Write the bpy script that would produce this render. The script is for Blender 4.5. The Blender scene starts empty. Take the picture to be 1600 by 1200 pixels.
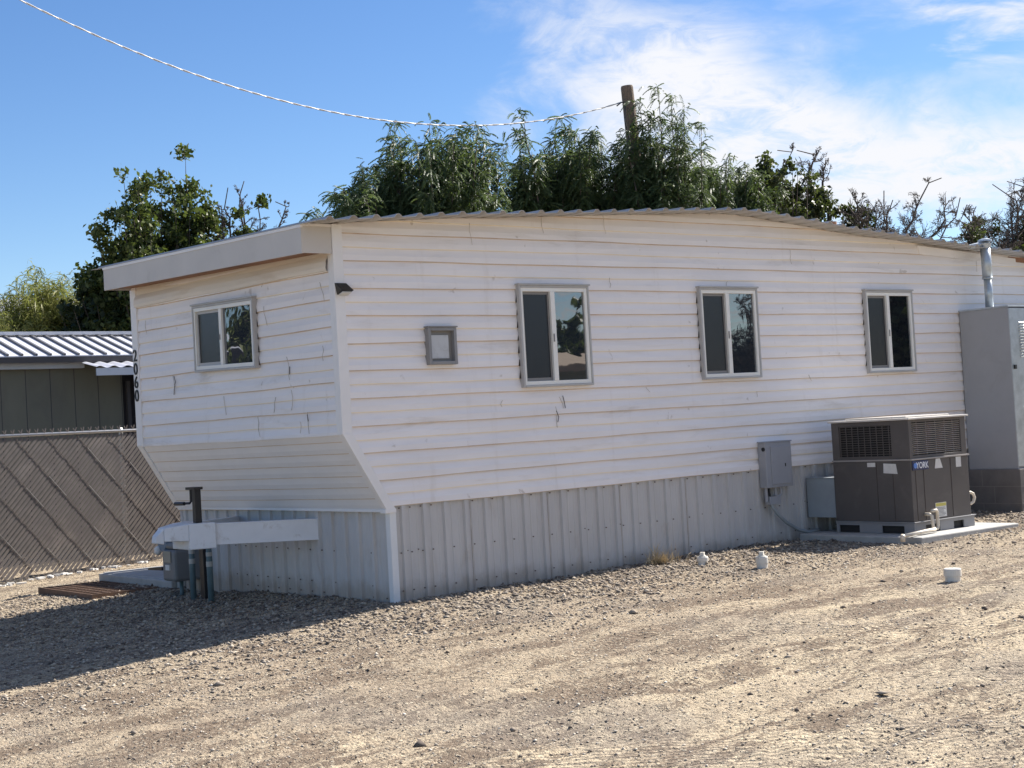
import bpy, math, random
import numpy as np
from math import sin, cos, radians, pi, atan2, sqrt, hypot
from mathutils import Vector, Matrix
random.seed(7); rng = np.random.default_rng(7)
S = bpy.context.scene
COL = S.collection

# ------------------------------------------------------------------ camera
cd = bpy.data.cameras.new("camera"); cam = bpy.data.objects.new("camera", cd); COL.objects.link(cam)
cd.sensor_width = 36.0; cd.lens = 2310/1600*36; cd.clip_start = 0.1; cd.clip_end = 20000
AZ, PITCH, ROLL = radians(51.45), radians(1.66), radians(3.25)
F = Vector((cos(AZ)*cos(PITCH), sin(AZ)*cos(PITCH), sin(PITCH)))
R0 = Vector((sin(AZ), -cos(AZ), 0)); U0 = R0.cross(F)
R = R0*cos(ROLL) - U0*sin(ROLL); U = R0*sin(ROLL) + U0*cos(ROLL)
M = Matrix((R, U, -F)).transposed().to_4x4(); M.translation = Vector((-7.122, -10.731, 1.45))
cam.matrix_world = M; S.camera = cam
S.render.resolution_x = 1024; S.render.resolution_y = 768

# ------------------------------------------------------------------ light
SUN_AZ, SUN_EL = radians(-1.2), radians(42)
sl = bpy.data.lights.new("sun", 'SUN'); sl.energy = 5.0; sl.angle = radians(0.53); sl.color = (1.0, 0.95, 0.87)
so = bpy.data.objects.new("sun", sl); COL.objects.link(so)
sd = Vector((cos(SUN_AZ)*cos(SUN_EL), sin(SUN_AZ)*cos(SUN_EL), sin(SUN_EL)))
so.rotation_euler = sd.to_track_quat('Z', 'Y').to_euler(); so.location = (20, 0, 30)
S.view_settings.view_transform = 'Standard'; S.view_settings.look = 'None'
S.view_settings.exposure = 1.09; S.view_settings.gamma = 1.0; S.view_settings.use_curve_mapping = False

class NT:
    """small helper round a node tree"""
    def __init__(s, tree): s.t = tree; s.n = tree.nodes; s.l = tree.links
    def add(s, typ, ins=None, **kw):
        n = s.n.new(typ)
        for k, v in kw.items(): setattr(n, k, v)
        for k, v in (ins or {}).items():
            if isinstance(v, bpy.types.NodeSocket): s.l.new(v, n.inputs[k])
            else: n.inputs[k].default_value = v
        return n
    def math(s, op, a, b=None, clamp=False):
        n = s.add('ShaderNodeMath', {0: a} if b is None else {0: a, 1: b}, operation=op, use_clamp=clamp); return n.outputs[0]
    def sstep(s, x, a, b):
        n = s.add('ShaderNodeMapRange', {0: x, 1: a, 2: b, 3: 0.0, 4: 1.0}, interpolation_type='SMOOTHSTEP'); return n.outputs[0]
    def mixc(s, f, a, b, blend='MIX'):
        n = s.add('ShaderNodeMix', data_type='RGBA', blend_type=blend)
        for i, v in ((0, f), (6, a), (7, b)):
            if isinstance(v, bpy.types.NodeSocket): s.l.new(v, n.inputs[i])
            else: n.inputs[i].default_value = v
        return n.outputs[2]
    def noise(s, vec, scale, detail=4, rough=.55, dist=0.0):
        n = s.add('ShaderNodeTexNoise', {'Vector': vec, 'Scale': scale, 'Detail': detail, 'Roughness': rough, 'Distortion': dist})
        return n.outputs['Fac'] if 'Fac' in n.outputs else n.outputs[0]

W = bpy.data.worlds.new("World"); S.world = W; W.use_nodes = True
wt = NT(W.node_tree); wt.n.clear()
sky = wt.add('ShaderNodeTexSky', sky_type='NISHITA', sun_disc=False, sun_elevation=SUN_EL, sun_rotation=pi/2-SUN_AZ,
             air_density=1.0, dust_density=0.35, ozone_density=2.2, altitude=900)
hs = wt.add('ShaderNodeHueSaturation', {'Hue': 0.507, 'Saturation': 1.22, 'Value': 1.0, 'Color': sky.outputs[0]})
tc = wt.add('ShaderNodeTexCoord')
def wdot(v): return wt.add('ShaderNodeVectorMath', {0: tc.outputs['Generated'], 1: v}, operation='DOT_PRODUCT').outputs['Value']
dfw = wt.math('MAXIMUM', wdot((cos(AZ), sin(AZ), 0)), 0.05)
cu = wt.math('DIVIDE', wdot((sin(AZ), -cos(AZ), 0)), dfw)      # tangent of the bearing, right of straight ahead
cv = wt.math('DIVIDE', wdot((0, 0, 1)), dfw)                    # tangent of the height
cvec = wt.add('ShaderNodeCombineXYZ', {0: cu, 1: cv, 2: 0.0}).outputs[0]
# rotated and stretched coordinates for cirrus streaks
mp = wt.add('ShaderNodeMapping', {'Vector': cvec, 'Rotation': (0, 0, radians(24)), 'Scale': (5.0, 15.0, 1)})
mp2 = wt.add('ShaderNodeMapping', {'Vector': cvec, 'Rotation': (0, 0, radians(-38)), 'Scale': (6.0, 13.0, 1)})
n1 = wt.noise(mp2.outputs[0], 1.3, 7, .62, .6); n2 = wt.noise(mp.outputs[0], 2.2, 8, .6, .4)
n0 = wt.noise(cvec, 7.0, 4, .5, .3)
nf = wt.noise(mp2.outputs[0], 4.2, 8, .68, 1.2)
wob = wt.math('ADD', wt.math('MULTIPLY', wt.math('SUBTRACT', n0, .5), .16), wt.math('MULTIPLY', wt.math('SUBTRACT', n1, .5), .22))
uu = wt.math('ADD', cu, wob)
left = wt.sstep(wt.math('ADD', uu, wt.math('MULTIPLY', wt.math('SUBTRACT', .29, cv), -.25)), -.03, .10)
low = wt.sstep(wt.math('ADD', cv, wt.math('MULTIPLY', wob, .35)), wt.math('ADD', .065, wt.math('MULTIPLY', cu, .16)), wt.math('ADD', .100, wt.math('MULTIPLY', cu, .165)))
# upper bound of the main bank: falls from upper left to the right
topl = wt.math('MAXIMUM', wt.math('SUBTRACT', .335, wt.math('MULTIPLY', cu, .42)), .222)
top = wt.math('SUBTRACT', 1.0, wt.sstep(wt.math('ADD', cv, wt.math('MULTIPLY', wob, .5)), wt.math('SUBTRACT', topl, .055), wt.math('ADD', topl, .02)))
bank = wt.math('MULTIPLY', wt.math('MULTIPLY', left, low), top)
body = wt.sstep(wt.math('ADD', wt.math('ADD', wt.math('MULTIPLY', n1, .36), wt.math('MULTIPLY', n2, .24)), wt.math('MULTIPLY', nf, .40)), .37, .55)
m1 = wt.math('MULTIPLY', bank, wt.math('ADD', wt.math('MULTIPLY', body, .62), .42))
# upper right streaks
r2 = wt.math('MULTIPLY', wt.sstep(wt.math('ADD', uu, wt.math('MULTIPLY', cv, .5)), .36, .47), wt.sstep(cv, .20, .25))
m2 = wt.math('MULTIPLY', r2, wt.sstep(n2, .42, .72))
faint = wt.math('MULTIPLY', wt.sstep(cu, -.02, .2), wt.math('MULTIPLY', wt.sstep(n2, .45, .8), .35))
mask = wt.math('MAXIMUM', wt.math('MAXIMUM', m1, m2), faint, )
mask = wt.math('MULTIPLY', mask, wt.sstep(cv, .02, .09), True)
skyc = wt.mixc(mask, hs.outputs[0], (6.3, 6.4, 6.7, 1))
bg = wt.add('ShaderNodeBackground', {'Color': skyc, 'Strength': 0.070})
wo = wt.add('ShaderNodeOutputWorld', {'Surface': bg.outputs[0]})

# ------------------------------------------------------------------ materials
MATS = {}
def mat(name, col, rough=.6, metal=0.0, var=0.0, vscale=3.0, stretch=(1, 1, 1), dirt=None, bump=0.0, bscale=40.0, spec=.5, detail=5, coords='Object'):
    m = bpy.data.materials.new(name); m.use_nodes = True; t = NT(m.node_tree)
    b = t.n['Principled BSDF']; b.inputs['Roughness'].default_value = rough; b.inputs['Metallic'].default_value = metal
    b.inputs['Specular IOR Level'].default_value = spec
    c4 = (*col, 1); b.inputs['Base Color'].default_value = c4
    tcn = t.add('ShaderNodeTexCoord'); vec = tcn.outputs[coords]
    mpn = t.add('ShaderNodeMapping', {'Vector': vec, 'Scale': stretch}); v = mpn.outputs[0]
    out = None
    if var:
        f = t.noise(v, vscale, detail, .6)
        f = t.add('ShaderNodeMapRange', {0: f, 1: .3, 2: .7, 3: 1-var, 4: 1+var}).outputs[0]
        out = t.mixc(1.0, c4, t.add('ShaderNodeCombineColor', {0: f, 1: f, 2: f}).outputs[0], 'MULTIPLY')
    if dirt:      # (colour, amount, scale, lo, hi)
        dc, am, sc, lo, hi = dirt
        f2 = t.math('MULTIPLY', t.sstep(t.noise(v, sc, 7, .65, .5), lo, hi), am)
        out = t.mixc(f2, out if out else c4, (*dc, 1))
    if out: t.l.new(out, b.inputs['Base Color'])
    if bump:
        bn = t.add('ShaderNodeBump', {'Strength': bump, 'Distance': .01, 'Height': t.noise(vec, bscale, 4, .6)})
        t.l.new(bn.outputs[0], b.inputs['Normal'])
    MATS[name] = m; return m
M_SID = mat('white_siding', (.84, .80, .785), .55, var=.05, vscale=2.0, stretch=(.5, .5, 3), dirt=((.50, .44, .37), .55, 1.9, .54, .80), bump=.06, bscale=18)
t = NT(M_SID.node_tree); b = t.n['Principled BSDF']; src = b.inputs['Base Color'].links[0].from_socket      # rain streaks and small scuffs
vv = t.add('ShaderNodeTexCoord').outputs['Object']; ms = t.add('ShaderNodeMapping', {'Vector': vv, 'Scale': (3.2, 3.2, .28)}).outputs[0]
c2 = t.mixc(t.math('MULTIPLY', t.sstep(t.noise(ms, 2.2, 5, .6), .55, .80), .30), src, (.56, .49, .41, 1))
c2 = t.mixc(t.math('MULTIPLY', t.sstep(t.noise(vv, 6.5, 3, .5, .5), .69, .76), .55), c2, (.42, .36, .30, 1)); t.l.new(c2, b.inputs['Base Color'])
M_LAP = mat('lap_edge_cream', (.60, .46, .33), .6, var=.25, vscale=1.4, dirt=((.42, .25, .15), .7, 2.2, .52, .68))  # stain cream that also holds the warm ground bounce under the laps
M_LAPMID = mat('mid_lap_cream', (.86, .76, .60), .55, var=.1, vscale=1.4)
M_TRIM = mat('white_trim', (.80, .775, .76), .5, var=.03, vscale=3, dirt=((.5, .44, .38), .3, 3, .58, .8))
M_GAP = mat('seam_dark', (.06, .045, .04), .9); M_CRACK = mat('joint_crack', (.46, .41, .36), .9, var=.5, vscale=6)  # dark lines of board joints, cracks and seams
M_SKIRT = mat('skirting_metal', (.515, .50, .49), .45, var=.06, vscale=3, stretch=(1, 1, .4), dirt=((.36, .30, .24), .45, 4, .56, .78), bump=.04, bscale=9)
t = NT(M_SKIRT.node_tree); b = t.n['Principled BSDF']; src = b.inputs['Base Color'].links[0].from_socket      # mud splashed on the foot of the panels
gp = t.add('ShaderNodeNewGeometry').outputs['Position']; zz_ = t.add('ShaderNodeSeparateXYZ', {0: gp}).outputs[2]
zn = t.math('ADD', zz_, t.math('MULTIPLY', t.math('SUBTRACT', t.noise(gp, 5.0, 6, .7), .5), .30))
c2 = t.mixc(t.math('MULTIPLY', t.math('SUBTRACT', 1.0, t.sstep(zn, .02, .20)), .55), src, (.27, .21, .155, 1)); t.l.new(c2, b.inputs['Base Color'])
M_SKLIGHT = mat('skirting_trim', (.72, .73, .74), .42, var=.05, dirt=((.4, .34, .28), .3, 5, .58, .8))
M_SCREW = mat('screw_rust', (.12, .09, .075), .7)
M_ROOF = mat('roof_metal', (.42, .40, .375), .45, metal=.2, var=.10, vscale=2, dirt=((.36, .33, .29), .5, 3, .5, .75))
M_FASCIA = mat('fascia_grey', (.56, .52, .48), .5, var=.05, vscale=2, dirt=((.30, .27, .25), .4, 2.5, .55, .8))
M_WOOD = mat('soffit_wood', (.30, .16, .10), .8, var=.3, vscale=6, stretch=(1, .3, 1))
M_CASE = mat('window_casing', (.44, .43, .42), .5, var=.08, vscale=6, dirt=((.25, .22, .2), .4, 6, .55, .8))
M_VINYL = mat('vinyl_frame', (.80, .78, .73), .4, var=.03, dirt=((.5, .45, .38), .25, 8, .58, .8))
M_SCREEN = mat('insect_screen', (.016, .018, .022), .2, spec=.45, bump=.1, bscale=400)
M_SFRAME = mat('screen_frame', (.22, .21, .20), .5)
M_VPANEL = mat('vent_panel', (.52, .53, .54), .5, var=.05, dirt=((.3, .28, .26), .4, 9, .5, .75))
M_BLACK = mat('black_plastic', (.012, .012, .013), .45, bump=.05)
M_BLKSTEEL = mat('black_steel', (.014, .014, .017), .4, var=.2)
M_TONGUE = mat('painted_steel', (.72, .72, .74), .5, var=.06, dirt=((.33, .27, .22), .5, 6, .56, .75), bump=.12, bscale=25)
M_PANEL = mat('electrical_grey', (.33, .335, .36), .45, var=.05, dirt=((.2, .2, .2), .4, 7, .55, .8))
M_DUCT = mat('duct_grey', (.30, .33, .35), .45, var=.07, vscale=4, dirt=((.2, .2, .2), .3, 6, .55, .8))
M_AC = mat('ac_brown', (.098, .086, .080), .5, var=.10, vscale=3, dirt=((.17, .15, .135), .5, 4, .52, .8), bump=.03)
M_ACTOP = mat('ac_top', (.62, .58, .53), .5, var=.1, dirt=((.25, .22, .2), .4, 5, .5, .75))  # sunlight on the lid put into a paler colour
M_ACDARK = mat('coil_dark', (.018, .017, .017), .7)
M_ACBASE = mat('ac_base_rail', (.26, .255, .26), .45, var=.08)
M_FIN = mat('louver_fin', (.36, .33, .31), .42, var=.1)
M_STICK = mat('paper_label', (.68, .66, .63), .7, var=.08, vscale=20)
M_YEL = mat('label_yellow', (.55, .48, .12), .7); M_INK = mat('label_ink', (.12, .12, .12), .8)
M_BADGE = mat('badge_blue', (.02, .03, .10), .3); M_WHITE = mat('badge_white', (.75, .76, .80), .4)
M_BBLUE = mat('badge_light_blue', (.12, .25, .62), .35)
M_CONC = mat('concrete', (.40, .39, .37), .85, var=.12, vscale=6, dirt=((.25, .22, .18), .5, 3, .5, .75), bump=.3, bscale=60)
M_CMU = mat('block_dark', (.17, .155, .145), .9, var=.15, vscale=5, bump=.5, bscale=70)
M_MORTAR = mat('mortar', (.22, .20, .185), .95)
M_FURN = mat('cabinet_grey', (.36, .36, .37), .45, var=.05, vscale=2, dirt=((.27, .26, .25), .4, 2, .5, .8))
M_GALV = mat('galvanized', (.46, .50, .53), .36, metal=.55, var=.16, vscale=9, dirt=((.3, .34, .36), .5, 4, .45, .7))
M_PVC = mat('white_pvc', (.66, .63, .57), .5, var=.06, vscale=10, dirt=((.36, .29, .22), .6, 14, .54, .7))
M_TANP = mat('tan_pvc', (.66, .58, .47), .5, var=.08, dirt=((.4, .32, .25), .5, 12, .5, .7))
M_PIPE = mat('blue_green_pipe', (.10, .155, .175), .5, var=.15, vscale=10); M_TAPE = mat('pipe_tape', (.42, .42, .40), .6)
M_METER = mat('meter_grey', (.17, .175, .18), .5, var=.1); M_METBLUE = mat('meter_blue', (.13, .19, .26), .45, var=.1)
M_TAN = mat('meter_tan', (.30, .28, .23), .5, var=.1)
M_RUST = mat('rusty_steel', (.16, .10, .07), .85, var=.3, vscale=14, dirt=((.18, .10, .06), .6, 18, .45, .7), bump=.3, bscale=80)
M_SLAT = mat('brown_slat', (.132, .115, .106), .55, var=.14, vscale=7, dirt=((.25, .215, .19), .55, 2.2, .52, .75))
M_WIRE = mat('fence_wire', (.44, .43, .42), .38, metal=.6, var=.1)
M_MESHW = mat('coated_wire', (.16, .135, .12), .5)
M_OLIVE = mat('olive_wall', (.150, .150, .115), .75, var=.09, vscale=1.6, stretch=(1, 1, .3), dirt=((.10, .10, .085), .5, 2, .45, .75))
M_NROOF = mat('pale_metal_roof', (.62, .62, .66), .4, metal=.15, var=.06, vscale=2)
M_NRIB = mat('roof_seam', (.13, .128, .135), .5); M_TRIMSHADE = mat('dark_trim_and_shade', (.045, .042, .045), .6)  # seams darkened to hold the shadow the ribs cast; eave shadow shares the trim
M_NWHITE = mat('pale_blue_trim', (.50, .54, .60), .5, var=.06, dirt=((.3, .3, .3), .4, 4, .55, .8))
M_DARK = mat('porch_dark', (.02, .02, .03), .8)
M_POLE = mat('weathered_pole', (.16, .12, .09), .9, var=.3, vscale=8, stretch=(6, 6, .6), bump=.6, bscale=40)
M_CABLE = mat('aluminium_cable', (.60, .58, .55), .4, metal=.3, var=.3, vscale=40)
M_CABLED = mat('black_cable', (.03, .03, .03), .5); M_CABLE2 = mat('dull_cable', (.56, .55, .54), .5)
M_BARK = mat('bark', (.10, .080, .066), .9, var=.3, vscale=12); M_DEADBARK = mat('dead_bark', (.085, .070, .062), .9, var=.3, vscale=12)
M_STRAW = mat('dry_grass', (.50, .40, .25), .8, var=.3, vscale=30)
M_HILL = mat('hazy_hill', (.26, .27, .33), .95, var=.2, vscale=.004)  # distance haze painted in as blue-grey
M_LED = mat('lamp_lens', (.6, .6, .58), .3)
M_TANWALL = mat('tan_wall', (.40, .33, .24), .8, var=.1)
M_TANROOF = mat('tan_roof', (.36, .28, .21), .8, var=.1)
M_GRNWALL = mat('grey_green_wall', (.20, .23, .21), .8, var=.1)

def glass(name, tint, bumpy=0.0, rough=.015):
    m = bpy.data.materials.new(name); m.use_nodes = True; t = NT(m.node_tree); b = t.n['Principled BSDF']
    b.inputs['Base Color'].default_value = (*tint, 1); b.inputs['Roughness'].default_value = rough
    b.inputs['IOR'].default_value = 2.5; b.inputs['Specular IOR Level'].default_value = .62
    tcn = t.add('ShaderNodeTexCoord')
    if bumpy:
        bn = t.add('ShaderNodeBump', {'Strength': bumpy, 'Distance': .02, 'Height': t.noise(tcn.outputs['Object'], 2.6, 2, .4, .6)})
        t.l.new(bn.outputs[0], b.inputs['Normal'])
    return m
M_GLASS = glass('window_glass', (.022, .028, .036), .05)
M_GLASSW = glass('warped_glass', (.03, .036, .05), .35)
M_GLASSD = glass('dark_glass', (.012, .014, .018), .06)

def leafmat(name, c1, c2, trans=.35, rough=.5):
    m = bpy.data.materials.new(name); m.use_nodes = True; t = NT(m.node_tree); t.n.clear()
    at = t.add('ShaderNodeAttribute', attribute_name='tone')
    col = t.mixc(at.outputs['Fac'], (*c1, 1), (*c2, 1))
    p = t.add('ShaderNodeBsdfPrincipled', {'Base Color': col, 'Roughness': rough, 'Specular IOR Level': .22})
    tr = t.add('ShaderNodeBsdfTranslucent', {'Color': t.mixc(.5, col, (.16, .22, .03, 1))})
    mx = t.add('ShaderNodeMixShader', {0: trans, 1: p.outputs[0], 2: tr.outputs[0]})
    t.add('ShaderNodeOutputMaterial', {'Surface': mx.outputs[0]}); return m
L_PIN = leafmat('leaf_dark_green', (.034, .062, .028), (.145, .195, .10), .42, .45)
L_BROAD = leafmat('leaf_green', (.020, .040, .014), (.15, .17, .055), .30, .42)
L_OLIVE = leafmat('leaf_olive', (.030, .042, .018), (.085, .095, .045), .25)
L_YEL = leafmat('leaf_yellow_green', (.16, .18, .05), (.38, .36, .13), .45)
L_SHRUB = leafmat('leaf_shrub', (.014, .024, .012), (.05, .07, .03), .2)

# ------------------------------------------------------------------ mesh helpers
class MB:
    def __init__(s): s.v = []; s.f = []; s.m = []
    def poly(s, pts, mi=0):
        b = len(s.v); s.v += [tuple(p) for p in pts]; s.f.append(tuple(range(b, b+len(pts)))); s.m.append(mi)
    def box(s, a, b, mi=0):
        x0, x1 = sorted((a[0], b[0])); y0, y1 = sorted((a[1], b[1])); z0, z1 = sorted((a[2], b[2]))
        s.hexa([(x0,y0,z0),(x1,y0,z0),(x1,y1,z0),(x0,y1,z0),(x0,y0,z1),(x1,y0,z1),(x1,y1,z1),(x0,y1,z1)], mi)
    def hexa(s, p, mi=0):
        b = len(s.v); s.v += [tuple(q) for q in p]
        for f in ((0,3,2,1),(4,5,6,7),(0,1,5,4),(1,2,6,5),(2,3,7,6),(3,0,4,7)):
            s.f.append(tuple(b+i for i in f)); s.m.append(mi)
    def obox(s, c, size, rot, mi=0):
        hx, hy, hz = (q/2 for q in size); c = Vector(c)
        pts = [(-hx,-hy,-hz),(hx,-hy,-hz),(hx,hy,-hz),(-hx,hy,-hz),(-hx,-hy,hz),(hx,-hy,hz),(hx,hy,hz),(-hx,hy,hz)]
        s.hexa([c + rot @ Vector(q) for q in pts], mi)
    def bar(s, p, q, w, h, mi=0, up=(0, 0, 1)):
        p, q = Vector(p), Vector(q); d = (q-p).normalized(); sx = d.cross(Vector(up)).normalized(); u = sx.cross(d)
        o = [(-1,-1),(1,-1),(1,1),(-1,1)]
        s.hexa([p+sx*a*w/2+u*b*h/2 for a, b in o] + [q+sx*a*w/2+u*b*h/2 for a, b in o], mi)
    def tube(s, pts, r, n=8, mi=0, cap=True):
        pts = [Vector(p) for p in pts]; k = len(pts)
        rs = r if isinstance(r, (list, tuple)) else [r]*k
        t0 = (pts[1]-pts[0]).normalized(); ref = Vector((0, 0, 1)) if abs(t0.z) < .9 else Vector((1, 0, 0))
        nx = t0.cross(ref).normalized(); b0 = len(s.v)
        for i in range(k):
            t = (pts[min(i+1, k-1)]-pts[max(i-1, 0)])
            t = t.normalized() if t.length > 1e-9 else t0
            nx = (nx - t*nx.dot(t)); nx = nx.normalized() if nx.length > 1e-6 else t.orthogonal().normalized()
            ny = t.cross(nx)
            for j in range(n):
                a = 2*pi*j/n; s.v.append(tuple(pts[i] + (nx*cos(a)+ny*sin(a))*rs[i]))
        for i in range(k-1):
            for j in range(n):
                a = b0+i*n+j; b = b0+i*n+(j+1) % n
                s.f.append((a, b, b+n, a+n)); s.m.append(mi)
        if cap:
            s.f.append(tuple(b0+j for j in reversed(range(n)))); s.m.append(mi)
            s.f.append(tuple(b0+(k-1)*n+j for j in range(n))); s.m.append(mi)
    def grid(s, rows, mi=0, flip=False, mfun=None):
        b = len(s.v); k = len(rows[0])
        for r in rows: s.v += [tuple(p) for p in r]
        for i in range(len(rows)-1):
            for j in range(k-1):
                q = (b+i*k+j, b+i*k+j+1, b+(i+1)*k+j+1, b+(i+1)*k+j)
                s.f.append(q[::-1] if flip else q); s.m.append(mfun(i, j) if mfun else mi)
    def build(s, name, mats, root=None, parent=None, smooth=False, bevel=0.0, fn=None, solid=0.0):
        if not isinstance(mats, (list, tuple)): mats = [mats]
        o0 = root.location if root else Vector((0, 0, 0))
        vs = s.v
        if fn: vs = [fn(p) for p in vs]
        me = bpy.data.meshes.new(name)
        me.from_pydata([(p[0]-o0[0], p[1]-o0[1], p[2]-o0[2]) for p in vs], [], s.f)
        for m in mats: me.materials.append(m)
        if len(mats) > 1: me.polygons.foreach_set('material_index', s.m)
        if smooth: me.polygons.foreach_set('use_smooth', [True]*len(s.f))
        me.update()
        o = bpy.data.objects.new(name, me); COL.objects.link(o)
        if parent or root: o.parent = parent or root
        if bevel:
            md = o.modifiers.new('bevel', 'BEVEL'); md.width = bevel; md.segments = 2; md.limit_method = 'ANGLE'
        if solid:
            md = o.modifiers.new('solid', 'SOLIDIFY'); md.thickness = solid
        return o
def build_each(s, name, m, root, parent=None, limit=100, **kw):
    """every connected piece an object of its own; past the limit the rest is one stuff part"""
    par = list(range(len(s.v)))
    def find(a):
        while par[a] != a: par[a] = par[par[a]]; a = par[a]
        return a
    for f in s.f:
        for i in f[1:]: par[find(i)] = find(f[0])
    g = {}
    for f in s.f: g.setdefault(find(f[0]), []).append(f)
    rest = MB()
    for n_, fs in enumerate(g.values()):
        t = MB() if n_ < limit else rest
        mp_ = {}
        for f in fs:
            q = []
            for i in f:
                if i not in mp_: mp_[i] = len(t.v); t.v.append(s.v[i])
                q.append(mp_[i])
            t.f.append(tuple(q)); t.m.append(0)
        if n_ < limit: t.build(name, m, root, parent=parent, **kw)
    if rest.f:
        o = rest.build(name+'_rows', m, root, parent=parent, **kw); o['kind'] = 'stuff'
MB.build_each = build_each
def thing(name, label, cat, loc=(0, 0, 0), group=None):
    o = bpy.data.objects.new(name, None); COL.objects.link(o); o.location = loc; o.empty_display_size = .2
    tag(o, label, cat, group); return o
def tag(o, label=None, cat=None, group=None, kind=None):
    if label: o['label'] = label
    if cat: o['category'] = cat
    if group: o['group'] = group
    if kind: o['kind'] = kind
def npmesh(name, V, Fq, mats, attr=None, smooth=False):
    """mesh from numpy arrays (all faces of one size)"""
    me = bpy.data.meshes.new(name); k = Fq.shape[1]
    me.vertices.add(len(V)); me.vertices.foreach_set('co', np.ascontiguousarray(V, np.float32).ravel())
    me.loops.add(Fq.size); me.loops.foreach_set('vertex_index', np.ascontiguousarray(Fq, np.int32).ravel())
    me.polygons.add(len(Fq)); me.polygons.foreach_set('loop_start', np.arange(0, Fq.size, k, dtype=np.int32))
    if smooth: me.polygons.foreach_set('use_smooth', np.ones(len(Fq), bool))
    me.update(calc_edges=True)
    if attr is not None:
        a = me.attributes.new('tone', 'FLOAT', 'POINT'); a.data.foreach_set('value', np.ascontiguousarray(attr, np.float32))
    for m in mats: me.materials.append(m)
    o = bpy.data.objects.new(name, me); COL.objects.link(o); return o

# ------------------------------------------------------------------ ground
def vnoise(x, y, seed):
    r = np.random.default_rng(seed); T = r.random((256, 256)).astype(np.float32)
    xi = np.floor(x).astype(int); yi = np.floor(y).astype(int); fx = x-xi; fy = y-yi
    fx = fx*fx*(3-2*fx); fy = fy*fy*(3-2*fy)
    g = lambda a, b: T[a & 255, b & 255]
    return (g(xi, yi)*(1-fx)+g(xi+1, yi)*fx)*(1-fy)+(g(xi, yi+1)*(1-fx)+g(xi+1, yi+1)*fx)*fy - .5
def gz(x, y):
    x = np.asarray(x, float); y = np.asarray(y, float)
    return np.where(x < 0, .060*np.maximum(x, -4.5), .0138*np.minimum(x, 12)) - .02*np.clip(y, 0, 7)
def near_house(x, y):
    """1 beside the trailer and its prow, fading into the driven yard"""
    dx = np.maximum(np.maximum(-x-.1, x-14), 0); dy = np.maximum(np.maximum(-y, y-4.1), 0)
    d = np.sqrt(dx*dx*.35+dy*dy); return np.clip(1.15-d/2.6, 0, 1)
def gheight(x, y):
    h = gz(x, y) + .030*vnoise(x*.55, y*.55, 1) + .016*vnoise(x*1.9, y*1.9, 2) + .013*vnoise(x*6.1, y*6.1, 3) + .013*vnoise(x*14, y*14, 4) + .013*vnoise(x*29, y*29, 5)
    # wheel tracks pressed along the yard, with soft shoulders
    for y0, k, w in ((-2.55, -.05, .10), (-4.05, -.05, .10), (-4.75, .03, .09), (-6.2, .03, .09), (-3.3, .16, .09)):
        d = (y-y0-k*x-.10*np.sin(x*.5+y0))/w; h = h + .011*np.exp(-(np.abs(d)-1.7)**2*2.2) - .012*np.exp(-d*d*.9)
    return h - .006
xs = np.concatenate([[-600, -250, -120, -60, -30, -18, -12, -8.5, -7], np.arange(-6, 12.5, .034), [13, 14, 16, 20, 30, 60, 120, 250, 600]])
ys = np.concatenate([[-600, -250, -120, -60, -30, -18, -13, -11, -10], np.arange(-9, 9, .034), [9.3, 10, 12, 16, 25, 40, 80, 160, 300, 800]])
XX, YY = np.meshgrid(xs, ys, indexing='ij'); ZZ = gheight(XX, YY)
V = np.stack([XX, YY, ZZ], -1).reshape(-1, 3)
ni, nj = XX.shape; idx = np.arange(ni*nj).reshape(ni, nj)
Q = np.stack([idx[:-1, :-1], idx[1:, :-1], idx[1:, 1:], idx[:-1, 1:]], -1).reshape(-1, 4)
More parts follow.
